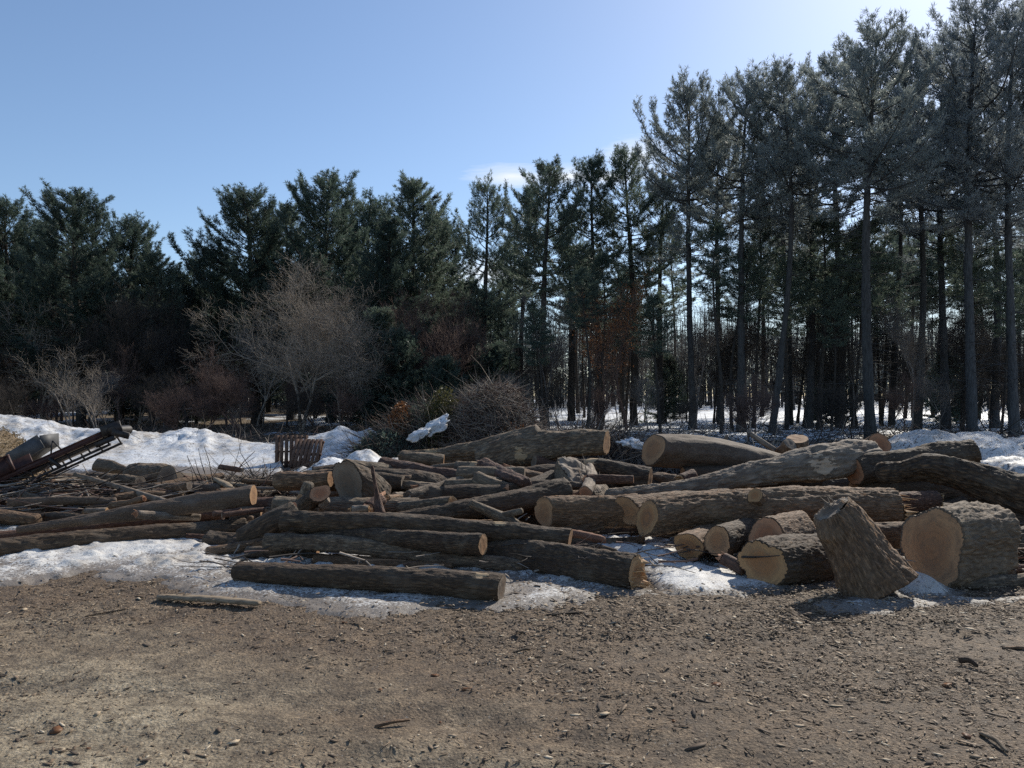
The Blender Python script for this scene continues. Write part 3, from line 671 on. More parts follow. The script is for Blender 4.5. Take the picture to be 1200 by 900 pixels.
# --- left pile
LOG('nearest long dark log stretching out of the left edge', [(-130, 657, 7.85, 14), (0, 643.5, 8.4, 12.8), (145, 629.5, 9.1, 11), (287, 617.5, 9.85, 9.8)], 'dark', ('cut', 'broken'), 'old', furrow=1.3)
LOG('reddish brown slim log lying behind the nearest long one', [(-90, 637, 8.9, 7), (60, 623, 9.6, 6), (180, 610, 10.2, 6), (257, 601, 10.6, 5.6)], 'red')
LOG('long leaning log with a pale face tapering away to the left', [(20, 621, 9.2, 3.5), (110, 608, 9.5, 6.5), (200, 595, 9.8, 10), (297, 581, 10.0, 11.4)], 'smooth', wood='tan', tilt1=(0, .25, .1), furrow=.6)
LOG('short dark log end under the leaning log at its thick end', [(215, 607, 10.9, 7), (290, 598, 10.9, 7.5)], 'dark')
LOG('pale debarked pole leaning across the left jumble', [(88, 556, 12.3, 2.4), (140, 571, 11.8, 3.4), (194, 588, 11.2, 3.6)], 'pale', ('cut', 'cut'), 'tan', cat='pole', name='pole')
LOG('rounded dark log with a dusty pale face on the snowy flat', [(154, 557, 13.8, 13), (178, 558, 13.5, 13), (196, 559, 13.2, 12.5)], 'grey', wood='old')
LOG('second pale cut end just right of the dusty face', [(192, 562, 13.6, 9), (210, 562, 13.5, 9)], 'pale', wood='old')
LOG('small log with a grey face left of the dusty faced log', [(104, 561, 13.2, 6.5), (135, 562, 13.0, 7), (164, 565, 12.7, 7)], 'grey', wood='old')
LOG('lone grey log lying on snow above the left jumble', [(113, 545, 15.5, 7), (130, 548, 15.3, 7), (148, 551, 15.2, 4)], 'grey', wood='old', tilt0=(0, -.4, .2))
LOG('pale snapped log near the pale pole', [(100, 599, 10.3, 3.5), (125, 599, 10.3, 4)], 'pale', ('broken', 'broken'))
LOG('long straight log bedded right of the dusty faced log', [(150, 575, 12.6, 7), (210, 573, 12.4, 7), (262, 573, 12.2, 6)], 'smooth', wood='tan')
LOG('tan split log behind the leaning log', [(215, 570, 12.8, 5), (243, 570, 12.8, 5)], 'pale', ('broken', 'cut'))
LOG('dark brown log with a tan torn end above the front stack', [(272, 592, 11.0, 9), (330, 590, 10.9, 8)], 'red', ('broken', 'cut'), 'orange')
LOG('dark stub log in front of the tan torn end', [(275, 612, 10.2, 10), (310, 603, 10.1, 9)], 'dark')

# random fillers: each its own log, indistinguishable from one another in the jumble
fr_ = np.random.default_rng(5)
def filler(n_, x0, x1, y0, y1, z0, z1, r0, r1, l0, l1, label, group, barks, zf=None, rot=.5):
    for i in range(n_):
        x, y = fr_.uniform(x0, x1), fr_.uniform(y0, y1)
        zt = zf(x, y) if zf else z1
        r = fr_.uniform(r0, r1); z = max(r*.8, fr_.uniform(z0, 1)*zt)
        L = fr_.uniform(l0, l1); a = fr_.normal(0, rot); e = fr_.normal(0, .09)
        d = np.array([math.cos(a)*math.cos(e), math.sin(a)*math.cos(e), math.sin(e)])
        c = np.array([x, y, z]); k = np.array([fr_.normal(0, .05), fr_.normal(0, .05), fr_.normal(0, .03)])*L*.5
        _ls[0] += 1
        en = lambda: fr_.choice(['cut', 'cut', 'broken', 'round'])
        o = log_at([c-d*L/2, c+k, c+d*L/2], [r, r*.95, r*.8], str(fr_.choice(barks)), (en(), en()), str(fr_.choice(['tan', 'old', 'pink', 'old'])), _ls[0], lump=.12, furrow=1.2)
        tag(o, label, 'log', group)
filler(62, -11.5, -5.2, 10.2, 13.6, .0, 1, .05, .10, .7, 2.0, 'small weathered log in the low jumble behind the long logs at left', 'small logs jumbled at left', ['brown', 'grey', 'dark', 'smooth', 'pale'], lambda x, y: .42-.12*abs(y-12), .35)
filler(30, -5.8, -2.6, 10.4, 13.4, .0, 1, .03, .07, .5, 1.4, 'small broken log among the sticks left of the centre pile', 'small broken logs among the sticks', ['brown', 'grey', 'red'], lambda x, y: .35, .6)
filler(46, -4.6, 1.6, 9.2, 12.6, .2, 1, .025, .06, .25, .8, 'small split piece of wood scattered over the pile', 'split wood pieces scattered over the pile', ['pale', 'red', 'pale', 'brown'], lambda x, y: .25+.14*(y-9), .7)
filler(30, -2.9, 1.4, 10.6, 13.2, .3, 1, .05, .12, .5, 1.6, 'short sawn log tossed on top of the middle pile', 'short logs tossed over the middle pile', ['dark', 'grey', 'brown', 'red', 'pale'], lambda x, y: .78, .6)
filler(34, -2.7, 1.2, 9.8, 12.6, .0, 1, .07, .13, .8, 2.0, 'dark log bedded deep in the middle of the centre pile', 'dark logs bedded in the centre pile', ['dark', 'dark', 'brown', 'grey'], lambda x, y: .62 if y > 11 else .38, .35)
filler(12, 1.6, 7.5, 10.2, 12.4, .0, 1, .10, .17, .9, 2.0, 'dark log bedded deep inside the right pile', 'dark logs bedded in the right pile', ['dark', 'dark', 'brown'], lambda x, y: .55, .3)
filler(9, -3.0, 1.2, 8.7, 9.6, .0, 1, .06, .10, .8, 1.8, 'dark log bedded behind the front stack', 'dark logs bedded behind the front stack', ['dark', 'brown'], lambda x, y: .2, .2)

# --- planks and boards
PLANK = simple_mat('weathered_board', (.16, .115, .075), (.36, .28, .19), 9, .85, .6, .006, stretch=(.6, 8, 8))
PLANK_RED = simple_mat('reddish_board', (.14, .065, .04), (.27, .14, .085), 8, .85, .5, .006, stretch=(.6, 8, 8))
def board(name, label, a, b, w, h, mat, seed):
    a, b = np.array(a), np.array(b); d = b-a; L = np.linalg.norm(d); d = d/L
    sd = nrm(np.cross(d, [0, 0, 1])); u = np.cross(sd, d); n_ = 40
    rg = np.random.default_rng(seed); t = np.linspace(0, 1, n_)
    wv = w*(1-.5*np.abs(2*t-1)**4)*(1+.12*fbm(t*9, seed, 0, 3, 3)); hv = h*(1+.35*fbm(t*7, seed+3, 0, 4, 3)); bow = .012*np.sin(t*3.1)
    prof = [(-1, -1), (1, -1), (1, .2), (.7, 1), (-.6, .9), (-1, .3)]
    V = []
    for (p, q) in prof:
        V.append(a+d*(t*L)[:, None]+sd*(p*wv/2+.008*fbm(t*20, p*3, seed, 5, 2))[:, None]+u*(q*hv/2+bow)[:, None])
    V = np.stack(V, 1); k = len(prof)
    F = np.concatenate([np.stack([i*k+np.arange(k), i*k+(np.arange(k)+1) % k, (i+1)*k+(np.arange(k)+1) % k, (i+1)*k+np.arange(k)], 1) for i in range(n_-1)])
    mid = (a+b)/2; mid[2] = V[..., 2].min()
    o = obj(name, mesh(name, V.reshape(-1, 3)-mid, [F, np.array([np.arange(k)[::-1]]), np.array([np.arange(k)+(n_-1)*k])], mat), None, mid)
    tag(o, label, 'board'); return o
pa, pb = g(186, 704), g(304, 713)
board('plank', 'weathered split plank lying on bare dirt in front of the snow', (pa[0], pa[1], .035), (pb[0], pb[1], .045), .10, .035, PLANK, 3)
board('plank', 'reddish board poking out right of the long top log', at(664, 624, 8.7), at(708, 633, 8.1), .11, .07, PLANK_RED, 5)
board('plank', 'pale sawn board in the rubble behind the leaning log', at(252, 561, 12.4), at(272, 572, 12.0), .12, .05, PLANK, 7)
board('plank', 'tan broken board lying flat among the sticks', at(262, 566, 12.7), at(293, 571, 12.4), .13, .05, PLANK, 9)

# ------------------------------------------------------------------ twig heaps, brush, litter
def twig_cloud(n_, posf, L0, L1, r0, dirbias=(0, 0, 0), curve=.35, seg=3, rg=None, iso=(1, 1, .6)):
    rg = rg or rng
    P = posf(n_, rg); D = nrm(rg.normal(size=(n_, 3))*np.array(iso)+np.array(dirbias)); L = rg.uniform(L0, L1, n_)
    A, B, RA, RB = [], [], [], []
    r = r0*rg.uniform(.5, 1.4, n_); q = P.copy()
    for k in range(seg):
        D2 = nrm(D+rg.normal(size=(n_, 3))*curve*.6); e = q+D2*(L/seg)[:, None]
        A.append(q); B.append(e); RA.append(r*(1-k/seg*.7)); RB.append(r*(1-(k+1)/seg*.7)); q = e; D = D2
    return map(np.concatenate, (A, B, RA, RB))
def mound_pos(cx, cy, sx, sy, hz, floor=0.0, shell=.0):
    def f(n_, rg):
        th = rg.uniform(0, 6.283, n_); rr_ = np.sqrt(rg.uniform(0, 1, n_))
        x, y = cx+sx*rr_*np.cos(th), cy+sy*rr_*np.sin(th)
        top = hz*np.clip(1-rr_**2.2, 0, 1)*(1+.25*fbm(x*1.3, y*1.3, 0, 91, 3))
        u = rg.uniform(shell, 1, n_)**.6
        return np.stack([x, y, floor+top*u], 1)
    return f
BR = [TWIG['tan'], TWIG['red'], TWIG['grey'], TWIG['dark'], DRYLEAF, NEEDLE['mid'], needle_mat('olive_brush_leaves', (.05, .05, .02), (.14, .13, .05), .4), needle_mat('dull_brown_leaves', (.05, .032, .022), (.16, .10, .065), .35)]
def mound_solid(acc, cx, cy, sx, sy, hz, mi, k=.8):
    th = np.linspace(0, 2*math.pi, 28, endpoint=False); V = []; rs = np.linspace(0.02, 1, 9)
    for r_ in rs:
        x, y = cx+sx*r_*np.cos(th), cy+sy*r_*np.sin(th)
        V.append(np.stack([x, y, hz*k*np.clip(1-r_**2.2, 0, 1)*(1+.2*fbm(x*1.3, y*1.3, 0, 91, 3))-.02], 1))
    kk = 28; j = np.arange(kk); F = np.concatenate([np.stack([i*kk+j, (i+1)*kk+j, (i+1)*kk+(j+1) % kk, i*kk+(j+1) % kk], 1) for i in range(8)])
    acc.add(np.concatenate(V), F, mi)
def heap(name, label, cat, specs, seed, kind='stuff'):
    ac = Acc(); rg = np.random.default_rng(seed)
    for sp in specs:
        if sp[0] == 'solid': mound_solid(ac, *sp[1:]); continue
        if sp[0] == 'twig':
            _, n_, pos, L0, L1, r0, mi, bias, iso = sp
            A, B, RA, RB = twig_cloud(n_, pos, L0, L1, r0, bias, .22, 3, rg, iso)
            A[:, 2] = np.maximum(A[:, 2], .01); B[:, 2] = np.maximum(B[:, 2], .01)
            ac.tubes(A, B, RA, RB, 3, mi)
        else:
            _, n_, pos, L, W, mi = sp
            P = pos(n_, rg); ac.blades(P, nrm(rg.normal(size=(n_, 3))), L*rg.uniform(.6, 1.4, n_), W*rg.uniform(.6, 1.4, n_), mi, rg)
    o = obj(name, ac.mesh(name, BR)); tag(o, label, cat, kind=kind); return o
bx = lambda px, Y: (px-600)/FPX*Y
# the big brush heap behind the pile
c1 = mound_pos(bx(578, 19), 19.2, 1.6, 1.7, 2.2, 0, .5); c2 = mound_pos(bx(500, 19), 19.6, 1.5, 1.6, 1.65, 0, .4); c3 = mound_pos(bx(455, 18.5), 18.8, 1.2, 1.3, 1.0, 0, .4)
heap('brush_heap', 'big heap of cut brush and twigs behind the centre of the log pile', 'brush', [
  ('solid', bx(578, 19), 19.2, 1.5, 1.6, 2.2, 3, .80), ('solid', bx(500, 19), 19.6, 1.45, 1.5, 1.65, 3, .8), ('solid', bx(455, 18.5), 18.8, 1.1, 1.2, 1.0, 3, .8),
  ('twig', 3600, c1, .2, .6, .007, 1, (-.3, 0, .1), (1, 1, .5)), ('twig', 1200, c1, .2, .6, .007, 2, (-.3, 0, .15), (1, 1, .5)), ('twig', 4200, c1, .2, .65, .007, 0, (-.4, 0, .12), (1, 1, .5)), ('twig', 160, c1, .6, 1.2, .008, 0, (-.5, 0, .5), (1, 1, .5)), ('twig', 500, c1, .1, .4, .012, 3, (0, 0, 0), (1, 1, 1)),
  ('twig', 1500, c2, .3, 1.1, .008, 3, (-.3, 0, .3), (1, 1, .6)), ('twig', 600, c2, .4, 1.2, .007, 1, (-.3, 0, .4), (1, 1, .6)), ('twig', 700, c2, .3, .9, .008, 0, (-.4, 0, .6), (1, 1, .6)),
  ('leaf', 5200, mound_pos(bx(520, 19), 19.1, .95, 1.0, 2.0, 0, .7), .10, .035, 6), ('leaf', 3800, c1, .07, .03, 7), ('leaf', 2600, mound_pos(bx(600, 19), 18.3, .7, .8, 1.3, 0, .5), .06, .04, 4),
  ('leaf', 1500, mound_pos(bx(468, 19), 19.2, .55, .6, 1.75, 0, .8), .08, .05, 4), ('leaf', 6500, c2, .12, .03, 5), ('leaf', 6500, c3, .12, .03, 5), ('twig', 700, c3, .3, 1.0, .008, 3, (-.5, 0, .1), (1, 1, .4)), ('leaf', 2500, c3, .06, .03, 7)], 11)
c4 = mound_pos(bx(690, 17), 17.2, 1.7, 1.2, 1.05, 0, .4); c5 = mound_pos(bx(760, 16), 16.4, 1.3, .9, .75, 0, .3)
heap('brush_heap', 'low dark heap of branches behind the massive bark covered trunk', 'brush', [
  ('solid', bx(690, 17), 17.2, 1.6, 1.1, 1.05, 3, .8), ('twig', 1900, c4, .3, 1.2, .009, 3, (.1, 0, .1), (1, 1, .5)), ('twig', 500, c4, .4, 1.2, .008, 1, (0, 0, .4), (1, 1, .6)), ('twig', 150, c4, .6, 1.6, .016, 2, (.3, 0, .3), (1, 1, .4)),
  ('twig', 900, c5, .3, 1.0, .008, 2, (.3, 0, .3), (1, 1, .6)), ('twig', 60, c5, .7, 1.6, .022, 0, (.7, 0, .5), (1, 1, .4)), ('leaf', 1800, c4, .06, .03, 7)], 12)
c6 = mound_pos(bx(860, 17), 17, 2.2, 1.1, .55, 0, .3)
heap('brush_heap', 'scattered branch litter behind the smooth brown tapering log', 'brush', [
  ('twig', 1100, c6, .3, 1.1, .012, 3, (0, 0, .2), (1, 1, .3)), ('twig', 200, c6, .4, 1.3, .02, 0, (.2, 0, .2), (1, 1, .3)), ('leaf', 1500, c6, .06, .04, 7)], 13)
c7 = mound_pos(bx(285, 13), 13.2, .95, 1.2, .45, 0, .2)
heap('stick_heap', 'tangle of loose sticks and slash beside the leaning log face', 'sticks', [
  ('twig', 420, c7, .3, 1.1, .011, 3, (.3, 0, .1), (1, 1, .35)), ('twig', 160, c7, .3, .9, .013, 0, (.4, 0, .0), (1, 1, .25)), ('twig', 9, c7, .5, .9, .011, 3, (-.6, 0, 1.3), (.4, .3, .3)), ('twig', 120, c7, .2, .8, .012, 1, (.3, 0, .0), (1, 1, .3))], 14)
c8 = mound_pos(bx(350, 14.5), 14.6, 1.9, 1.2, .22, 0, 0)
heap('stick_heap', 'flat litter of sticks and chips behind the upright trunk piece', 'sticks', [
  ('twig', 520, c8, .2, .8, .010, 3, (.3, 0, .0), (1, 1, .2)), ('twig', 260, c8, .2, .8, .012, 0, (.4, 0, .0), (1, 1, .15)), ('leaf', 2500, c8, .05, .03, 7), ('leaf', 1200, c8, .08, .03, 5)], 15)
c9 = mound_pos(bx(40, 12), 12.2, 3.6, 1.7, .5, 0, .2)
heap('stick_heap', 'slash and bark strips strewn over the left jumble of logs', 'sticks', [
  ('twig', 300, c9, .3, 1.2, .016, 3, (1, .1, .0), (1, .5, .07)), ('twig', 330, c9, .3, 1.0, .017, 0, (1, .2, .0), (1, .6, .07)), ('twig', 200, c9, .3, 1.0, .014, 1, (.5, -.1, .0), (1, .6, .12))], 16)
c10 = lambda n_, rg: np.stack([rg.uniform(-3.2, 6.5, n_), rg.uniform(7.2, 12.5, n_), rg.uniform(.02, .25, n_)], 1)
heap('branch_litter', 'broken branches and bark strips strewn between the piled logs', 'litter', [
  ('twig', 700, c10, .15, .7, .010, 3, (.3, 0, .0), (1, 1, .15)), ('twig', 300, c10, .1, .5, .012, 0, (.3, 0, .0), (1, 1, .12)), ('twig', 300, c10, .1, .5, .012, 1, (.3, 0, .0), (1, 1, .12))], 17)
c11 = lambda n_, rg: np.stack([rg.uniform(-24, 26, n_), rg.uniform(24, 46, n_), rg.uniform(.02, .35, n_)], 1)
heap('forest_litter', 'fallen branches and dead brush littering the edge of the woods', 'litter', [
  ('twig', 2600, c11, .4, 2.0, .018, 3, (.1, 0, .15), (1, 1, .3)), ('twig', 900, c11, .3, 1.3, .013, 0, (0, 0, .4), (1, 1, .5)), ('twig', 900, c11, .3, 1.3, .013, 1, (0, 0, .4), (1, 1, .5))], 18)
# snow lying on the brush
def blob(name, label, c, sx, sy, sz, tilt, seed):
    u = np.linspace(0, 2*math.pi, 48, endpoint=False); v = np.linspace(0, math.pi, 20)
    U_, V_ = np.meshgrid(u, v); x, y, z = np.sin(V_)*np.cos(U_), np.sin(V_)*np.sin(U_), np.cos(V_)
    k = 1+.75*fbm(x*1.6+seed, y*1.6, z*.6, seed, 3)+.35*fbm(x*5, y*5, z*2, seed, 3)
    P = np.stack([x*sx*k, y*sy*k, z*sz*k], -1).reshape(-1, 3)
    P[:, 2] += P[:, 0]*tilt[0]+P[:, 1]*tilt[1]
    i = np.arange(19)[:, None]*48; j = np.arange(48)[None]
    F = np.stack([i+j, i+(j+1) % 48, i+48+(j+1) % 48, i+48+j], -1).reshape(-1, 4)[:, ::-1]
    o = obj(name, mesh(name, P, [F], SNOW_FAR, smooth=True, attrs={'edge': np.zeros(len(P))}), None, c); tag(o, label, 'snow', kind='structure'); return o
blob('snow_patch', None, at(507, 501, 17.7), .34, .26, .05, (.42, .6), 3)
blob('snow_patch', None, at(490, 510, 17.5), .24, .2, .05, (.4, .5), 8)
blob('snow_patch', None, at(742, 520, 15.6), .30, .3, .07, (-.1, .2), 4)
# wood chips and bark flakes on the ground
ac = Acc(); rg = np.random.default_rng(77)
def flakes(n_, xr, yr, s0, s1, asp, zf, mi, dens=None):
    x = rg.uniform(*xr, n_); y = yr[0]+(yr[1]-yr[0])*rg.uniform(0, 1, n_)**1.15
    if dens is not None:
        k = rg.uniform(0, 1, n_) < dens(x, y); x, y = x[k], y[k]
    n_ = len(x); L = (s0+(s1-s0)*rg.uniform(0, 1, n_)**2.2)*rg.choice([.6, 1, 1.5], n_); W = L*rg.uniform(asp[0], asp[1], n_)
    a = rg.uniform(0, 6.283, n_); D = np.stack([np.cos(a), np.sin(a), rg.normal(0, .09, n_)], 1); S = nrm(np.stack([-np.sin(a), np.cos(a), rg.normal(0, .14, n_)], 1)); D = nrm(D)
    z = zf(x, y)+.001+rg.uniform(0, .006, n_)
    C = np.stack([x, y, z], 1); U_ = np.cross(D, S)*(.0012+.07*W[:, None])
    q = []
    for (p, r_, h) in ((-1, -.4, -1), (-.2, -1, -1), (1, -.3, -1), (.8, .6, -1), (-.5, .9, -1)):
        q.append(C+D*(L*p/2*rg.uniform(.7, 1.1, n_))[:, None]+S*(W*r_/2)[:, None])
    top = [v+U_ for v in q]
    V = np.stack(q+top, 1).reshape(-1, 3); b_ = np.arange(n_)[:, None]*10
    ac.add(V, (np.array([[5, 6, 7, 8, 9]])[None]+b_[:, None]).reshape(-1, 5), mi)
    F = np.array([[i, (i+1) % 5, (i+1) % 5+5, i+5] for i in range(5)])
    ac.order.append(((F[None]+b_[:, None]).reshape(-1, 4)+ac.n-len(V), mi))
dn = lambda x, y: np.clip(.05+.8*np.clip((y-3.9+.45*x)/1.8, 0, 1)+1.5*fbm(x*.9, y*.9, 0, 66, 4), .05, 1)
gf = gh_fine
CH = [CHIPMIX, simple_mat('dark_bark_flakes', (.04, .027, .019), (.13, .095, .068), 25), simple_mat('tan_wood_chips', (.30, .22, .14), (.56, .44, .30), 25), DRYLEAF]
flakes(16, (-3, 4), (3.8, 6.3), .04, .06, (.7, .9), gf, 3)
flakes(34, (-5, 6), (3.2, 6.3), .04, .07, (.3, .6), gf, 2)
flakes(80000, (-6.3, 6.8), (2.9, 9), .010, .045, (.10, .42), gf, 0, dn)
flakes(24000, (-6.3, 6.8), (2.9, 8), .005, .014, (.4, .9), gf, 0, lambda x, y: .8+0*x)
flakes(34000, (-.5, 6.8), (4.4, 8.2), .012, .048, (.12, .38), lambda x, y: gf(x, y)+rg.uniform(0, .012, len(x)), 0, lambda x, y: np.clip(.35+1.6*fbm(x*.9, y*.9, 0, 66, 4)+.3*(y-4.8), .05, 1))
flakes(3600, (-6.3, 6.8), (2.9, 8.5), .008, .026, (.2, .5), gf, 2, dn); flakes(1500, (-6.3, 6.8), (3.0, 8.5), .02, .05, (.15, .4), gf, 1, dn)
flakes(1500, (-6.0, 6.6), (3.2, 8), .04, .10, (.10, .22), gf, 0, dn); flakes(500, (-6.0, 6.6), (3.2, 8), .04, .09, (.12, .3), gf, 1, dn)
flakes(5000, (0, 6.5), (5.6, 7.4), .02, .06, (.2, .5), lambda x, y: gf(x, y)+rg.uniform(0, .05, len(x)), 0)
flakes(2600, (-3, 6.5), (6.2, 9.5), .015, .05, (.2, .5), lambda x, y: gf(x, y)+.03+rg.uniform(0, .04, len(x)), 0)
hz_ = lambda x, y: gh(x, y)+np.maximum(h_near(x, y), 0)+.002
flakes(9000, (-7.5, 5.6), (5.9, 9.6), .010, .045, (.12, .4), hz_, 0, lambda x, y: np.clip(1.2-h_near(x, y)/.045, .06, 1))
flakes(500, (-7.5, 5.6), (5.9, 9.6), .03, .10, (.08, .2), hz_, 1, lambda x, y: np.clip(1.2-h_near(x, y)/.06, .1, 1))
o = obj('wood_chips', ac.mesh('wood_chips', CH)); tag(o, 'wood chips and bark flakes scattered over the bare dirt', 'wood chips', kind='stuff')
# single sticks one can pick out on the dirt
for i, (px, py, dx, dy, r_, bk, lab) in enumerate([
    (975, 733, 30, 3, .008, 'grey', 'thin stick on the dirt below the leaning stump'), (440, 856, 40, -8, .009, 'brown', 'bent brown stick on the packed dirt near the bottom'),
    (150, 715, -50, 9, .007, 'dark', 'dark twig on the dirt left of the plank'), (1150, 862, 30, 22, .012, 'grey', 'pale grey stick at the bottom right corner of the dirt'),
    (725, 690, 26, 22, .006, 'pale', 'pale thin twig in the mulch below the splintered log'), (640, 724, 46, -2, .010, 'dark', 'dark bark strip below the front log end'),
    (1175, 762, 40, 2, .011, 'brown', 'brown stick near the right edge of the dirt'), (620, 760, -18, 5, .010, 'dark', 'short dark bark strip in the middle of the dirt'),
    (1125, 778, 20, 6, .020, 'dark', 'dark chunk of bark on the dirt below the thin pale ended log')]):
    a, b = g(px, py), g(px+dx, py+dy); P = [np.array([a[0], a[1], gh(*a)+r_*1.3]), np.array([(a[0]+b[0])/2+.01, (a[1]+b[1])/2, gh(*a)+r_*2.2]), np.array([b[0], b[1], gh(*b)+r_*1.3])]
    _ls[0] += 1
    tag(log_at(P, [r_, r_*.9, r_*.6], bk, ('round', 'round'), 'tan', _ls[0], name='stick', lump=.2), lab, 'stick')

# ------------------------------------------------------------------ conveyor, plate, mulch mound, pallets
RUST = simple_mat('dark_red_painted_steel', (.030, .013, .011), (.085, .034, .026), 9, .6, .2, .004, .4)
STEEL = simple_mat('dark_grimy_steel', (.018, .016, .016), (.06, .05, .046), 9, .6, .2, .004, .4, metal=.2)
BELT = simple_mat('worn_conveyor_belt', (.05, .042, .038), (.11, .095, .085), 5, .8, .3, .004)
GREYP = simple_mat('grey_steel_plate', (.05, .05, .052), (.12, .12, .122), 4, .6, .2, .004)
cv = empty('conveyor', (0, 0, 0)); Yc, wd = 12.4, .45
A0, A1 = at(-170, 640, Yc), at(140, 503, Yc); dA = nrm(A1-A0); LA = np.linalg.norm(A1-A0); upA = nrm(np.cross(np.cross(dA, [0, 0, 1]), dA))
if upA[2] < 0: upA = -upA
cv.location = A0
tag(cv, 'dark red steel conveyor rising from the left edge on a truss frame', 'conveyor')
def cpart(name, mat, fn, parent=cv, smooth=False):
    ac = Acc(); fn(ac); ac.V = [v-A0 for v in ac.V]; return obj(name, ac.mesh(name, mat), parent)
pt = lambda s_, dpt, hh_: A0+dA*s_*LA+np.array([0, dpt, 0])+upA*hh_
for dpt in (-wd/2, wd/2):
    cpart('side_rail', RUST, lambda ac: (ac.beam(pt(0, dpt, 0), pt(1, dpt, 0), .03, .075), ac.beam(pt(0, dpt, .040), pt(1, dpt, .040), .06, .010), ac.beam(pt(0, dpt, -.040), pt(1, dpt, -.040), .06, .010)))
    cpart('truss_chord', STEEL, lambda ac: (ac.beam(pt(0, dpt*.8, -.24), pt(.97, dpt*.8, -.19), .035, .035), ac.beam(pt(.1, dpt*.8, -.29), pt(.8, dpt*.8, -.235), .016, .016)))
    for s_ in np.linspace(.05, .96, 14):
        cpart('truss_strut', STEEL, lambda ac: (ac.beam(pt(s_, dpt*.9, -.04), pt(s_+.008, dpt*.8, -.21), .022, .022),))
cpart('belt', BELT, lambda ac: (ac.beam(pt(.01, 0, .02), pt(.99, 0, .02), wd-.08, .02), ac.beam(pt(.03, 0, -.075), pt(.98, 0, -.075), wd-.1, .012)))
cpart('head_roller', STEEL, lambda ac: ac.tubes([pt(1.0, -wd/2-.04, -.02)], [pt(1.0, wd/2+.04, -.02)], .075, .075, 16))
cpart('head_bracket', STEEL, lambda ac: (ac.beam(pt(.965, -wd/2-.02, .03), pt(1.035, -wd/2-.02, -.0), .03, .17), ac.beam(pt(1.0, -wd/2-.02, -.03), pt(1.045, -wd/2-.02, -.20), .04, .10), ac.beam(pt(.93, -wd/2-.02, -.13), pt(1.0, -wd/2-.02, -.13), .04, .07)))
cpart('hopper_side', RUST, lambda ac: (ac.beam(pt(.12, -wd/2-.05, .155), pt(.645, -wd/2-.05, .155), .02, .25), ac.beam(pt(.12, -wd/2-.055, .285), pt(.65, -wd/2-.055, .285), .05, .02), ac.beam(pt(.645, -wd/2-.05, .02), pt(.645, -wd/2-.05, .28), .04, .04)))
cpart('hopper_side', RUST, lambda ac: ac.beam(pt(.12, wd/2+.05, .155), pt(.645, wd/2+.05, .155), .02, .25))
cpart('hose_bracket', STEEL, lambda ac: (ac.beam(pt(.775, -wd/2, .03), pt(.80, -wd/2, .22), .018, .018), ac.beam(pt(.815, -wd/2, .03), pt(.80, -wd/2, .22), .018, .018), ac.beam(pt(.77, -wd/2-.03, -.02), pt(.79, -wd/2-.03, -.20), .05, .05)))
for sg in (-1, 1): cpart('support_leg', STEEL, lambda ac: ac.beam(pt(.5, sg*wd/2, -.05), at(-10, 640, Yc+sg*wd/2)*np.array([1, 1, 0]), .05, .05))
gp = empty('steel_tray', at(42, 540, 13.8)); tag(gp, 'grey steel tray tilted behind the conveyor', 'tray')
ac = Acc(); q0, q1 = at(22, 546, 13.8)-at(42, 540, 13.8), at(57, 524, 13.8)-at(42, 540, 13.8)
ac.beam(q0, q1, .5, .02); obj('floor_plate', ac.mesh('floor_plate', GREYP), gp)
ac = Acc(); ac.beam(q0+np.array([0, -.26, .12]), q1+np.array([.02, -.26, .12]), .02, .26); ac.beam(q1+np.array([0, -.25, .1]), q1+np.array([0.03, .25, .12]), .02, .24); obj('side_plate', ac.mesh('side_plate', GREYP), gp)
cm = mound_pos(bx(-22, 16), 16.2, 1.15, 1.3, 1.22, 0, .75)
STRAW = BR[:]
ac = Acc(); rg = np.random.default_rng(3)
mound_solid(ac, bx(-22, 16), 16.2, 1.15, 1.3, 1.22, 0, .96)
P = cm(9000, rg); ac.blades(P, nrm(rg.normal(size=(9000, 3))*[1, 1, .4]), rg.uniform(.04, .14, 9000), .018, 1, rg)
o = obj('mulch_mound', ac.mesh('mulch_mound', [simple_mat('mulch', (.10, .07, .04), (.24, .17, .10), 12), needle_mat('straw_mulch', (.17, .12, .06), (.36, .27, .15), .2)]))
tag(o, 'straw coloured mulch mound at the left edge behind the conveyor', 'mulch mound')
PAL = simple_mat('pallet_wood', (.075, .042, .03), (.19, .115, .08), 8, .85, .4, .005, stretch=(3, 3, 3))
def pallet(label, origin, rz, rx, w=1.0, d=1.0):
    e = empty('pallet', origin, rz); e.rotation_euler = (rx, 0, rz); tag(e, label, 'pallet', 'pallets dumped by the snowbank')
    for i in range(7):
        a = Acc(); a.box((-w/2+.06+i*(w-.12)/6, 0, .105), (.09, d, .02)); obj('deck_board', a.mesh('deck_board', PAL), e)
    for i in range(3):
        a = Acc(); a.box((0, -d/2+.05+i*(d-.10)/2, .05), (w, .045, .088)); obj('stringer', a.mesh('stringer', PAL), e)
    for i in range(3):
        a = Acc(); a.box((-w/2+.07+i*(w-.14)/2, 0, -.004), (.09, d, .018)); obj('bottom_board', a.mesh('bottom_board', PAL), e)
p_ = at(342, 545, 20.3); pallet('wooden pallet standing on edge at the left of the dumped pair', (p_[0], 20.3, .42), R(8), R(84), .85, .85)
p_ = at(360, 545, 20.0); pallet('wooden pallet slumped sideways against the standing one', (p_[0]+.05, 19.85, .36), R(-14), R(62), .8, .8)
p_ = at(352, 545, 20.6); pallet('wooden pallet lying flat behind the slumped one', (p_[0], 20.9, .02), R(-10), R(0), .9, .9)

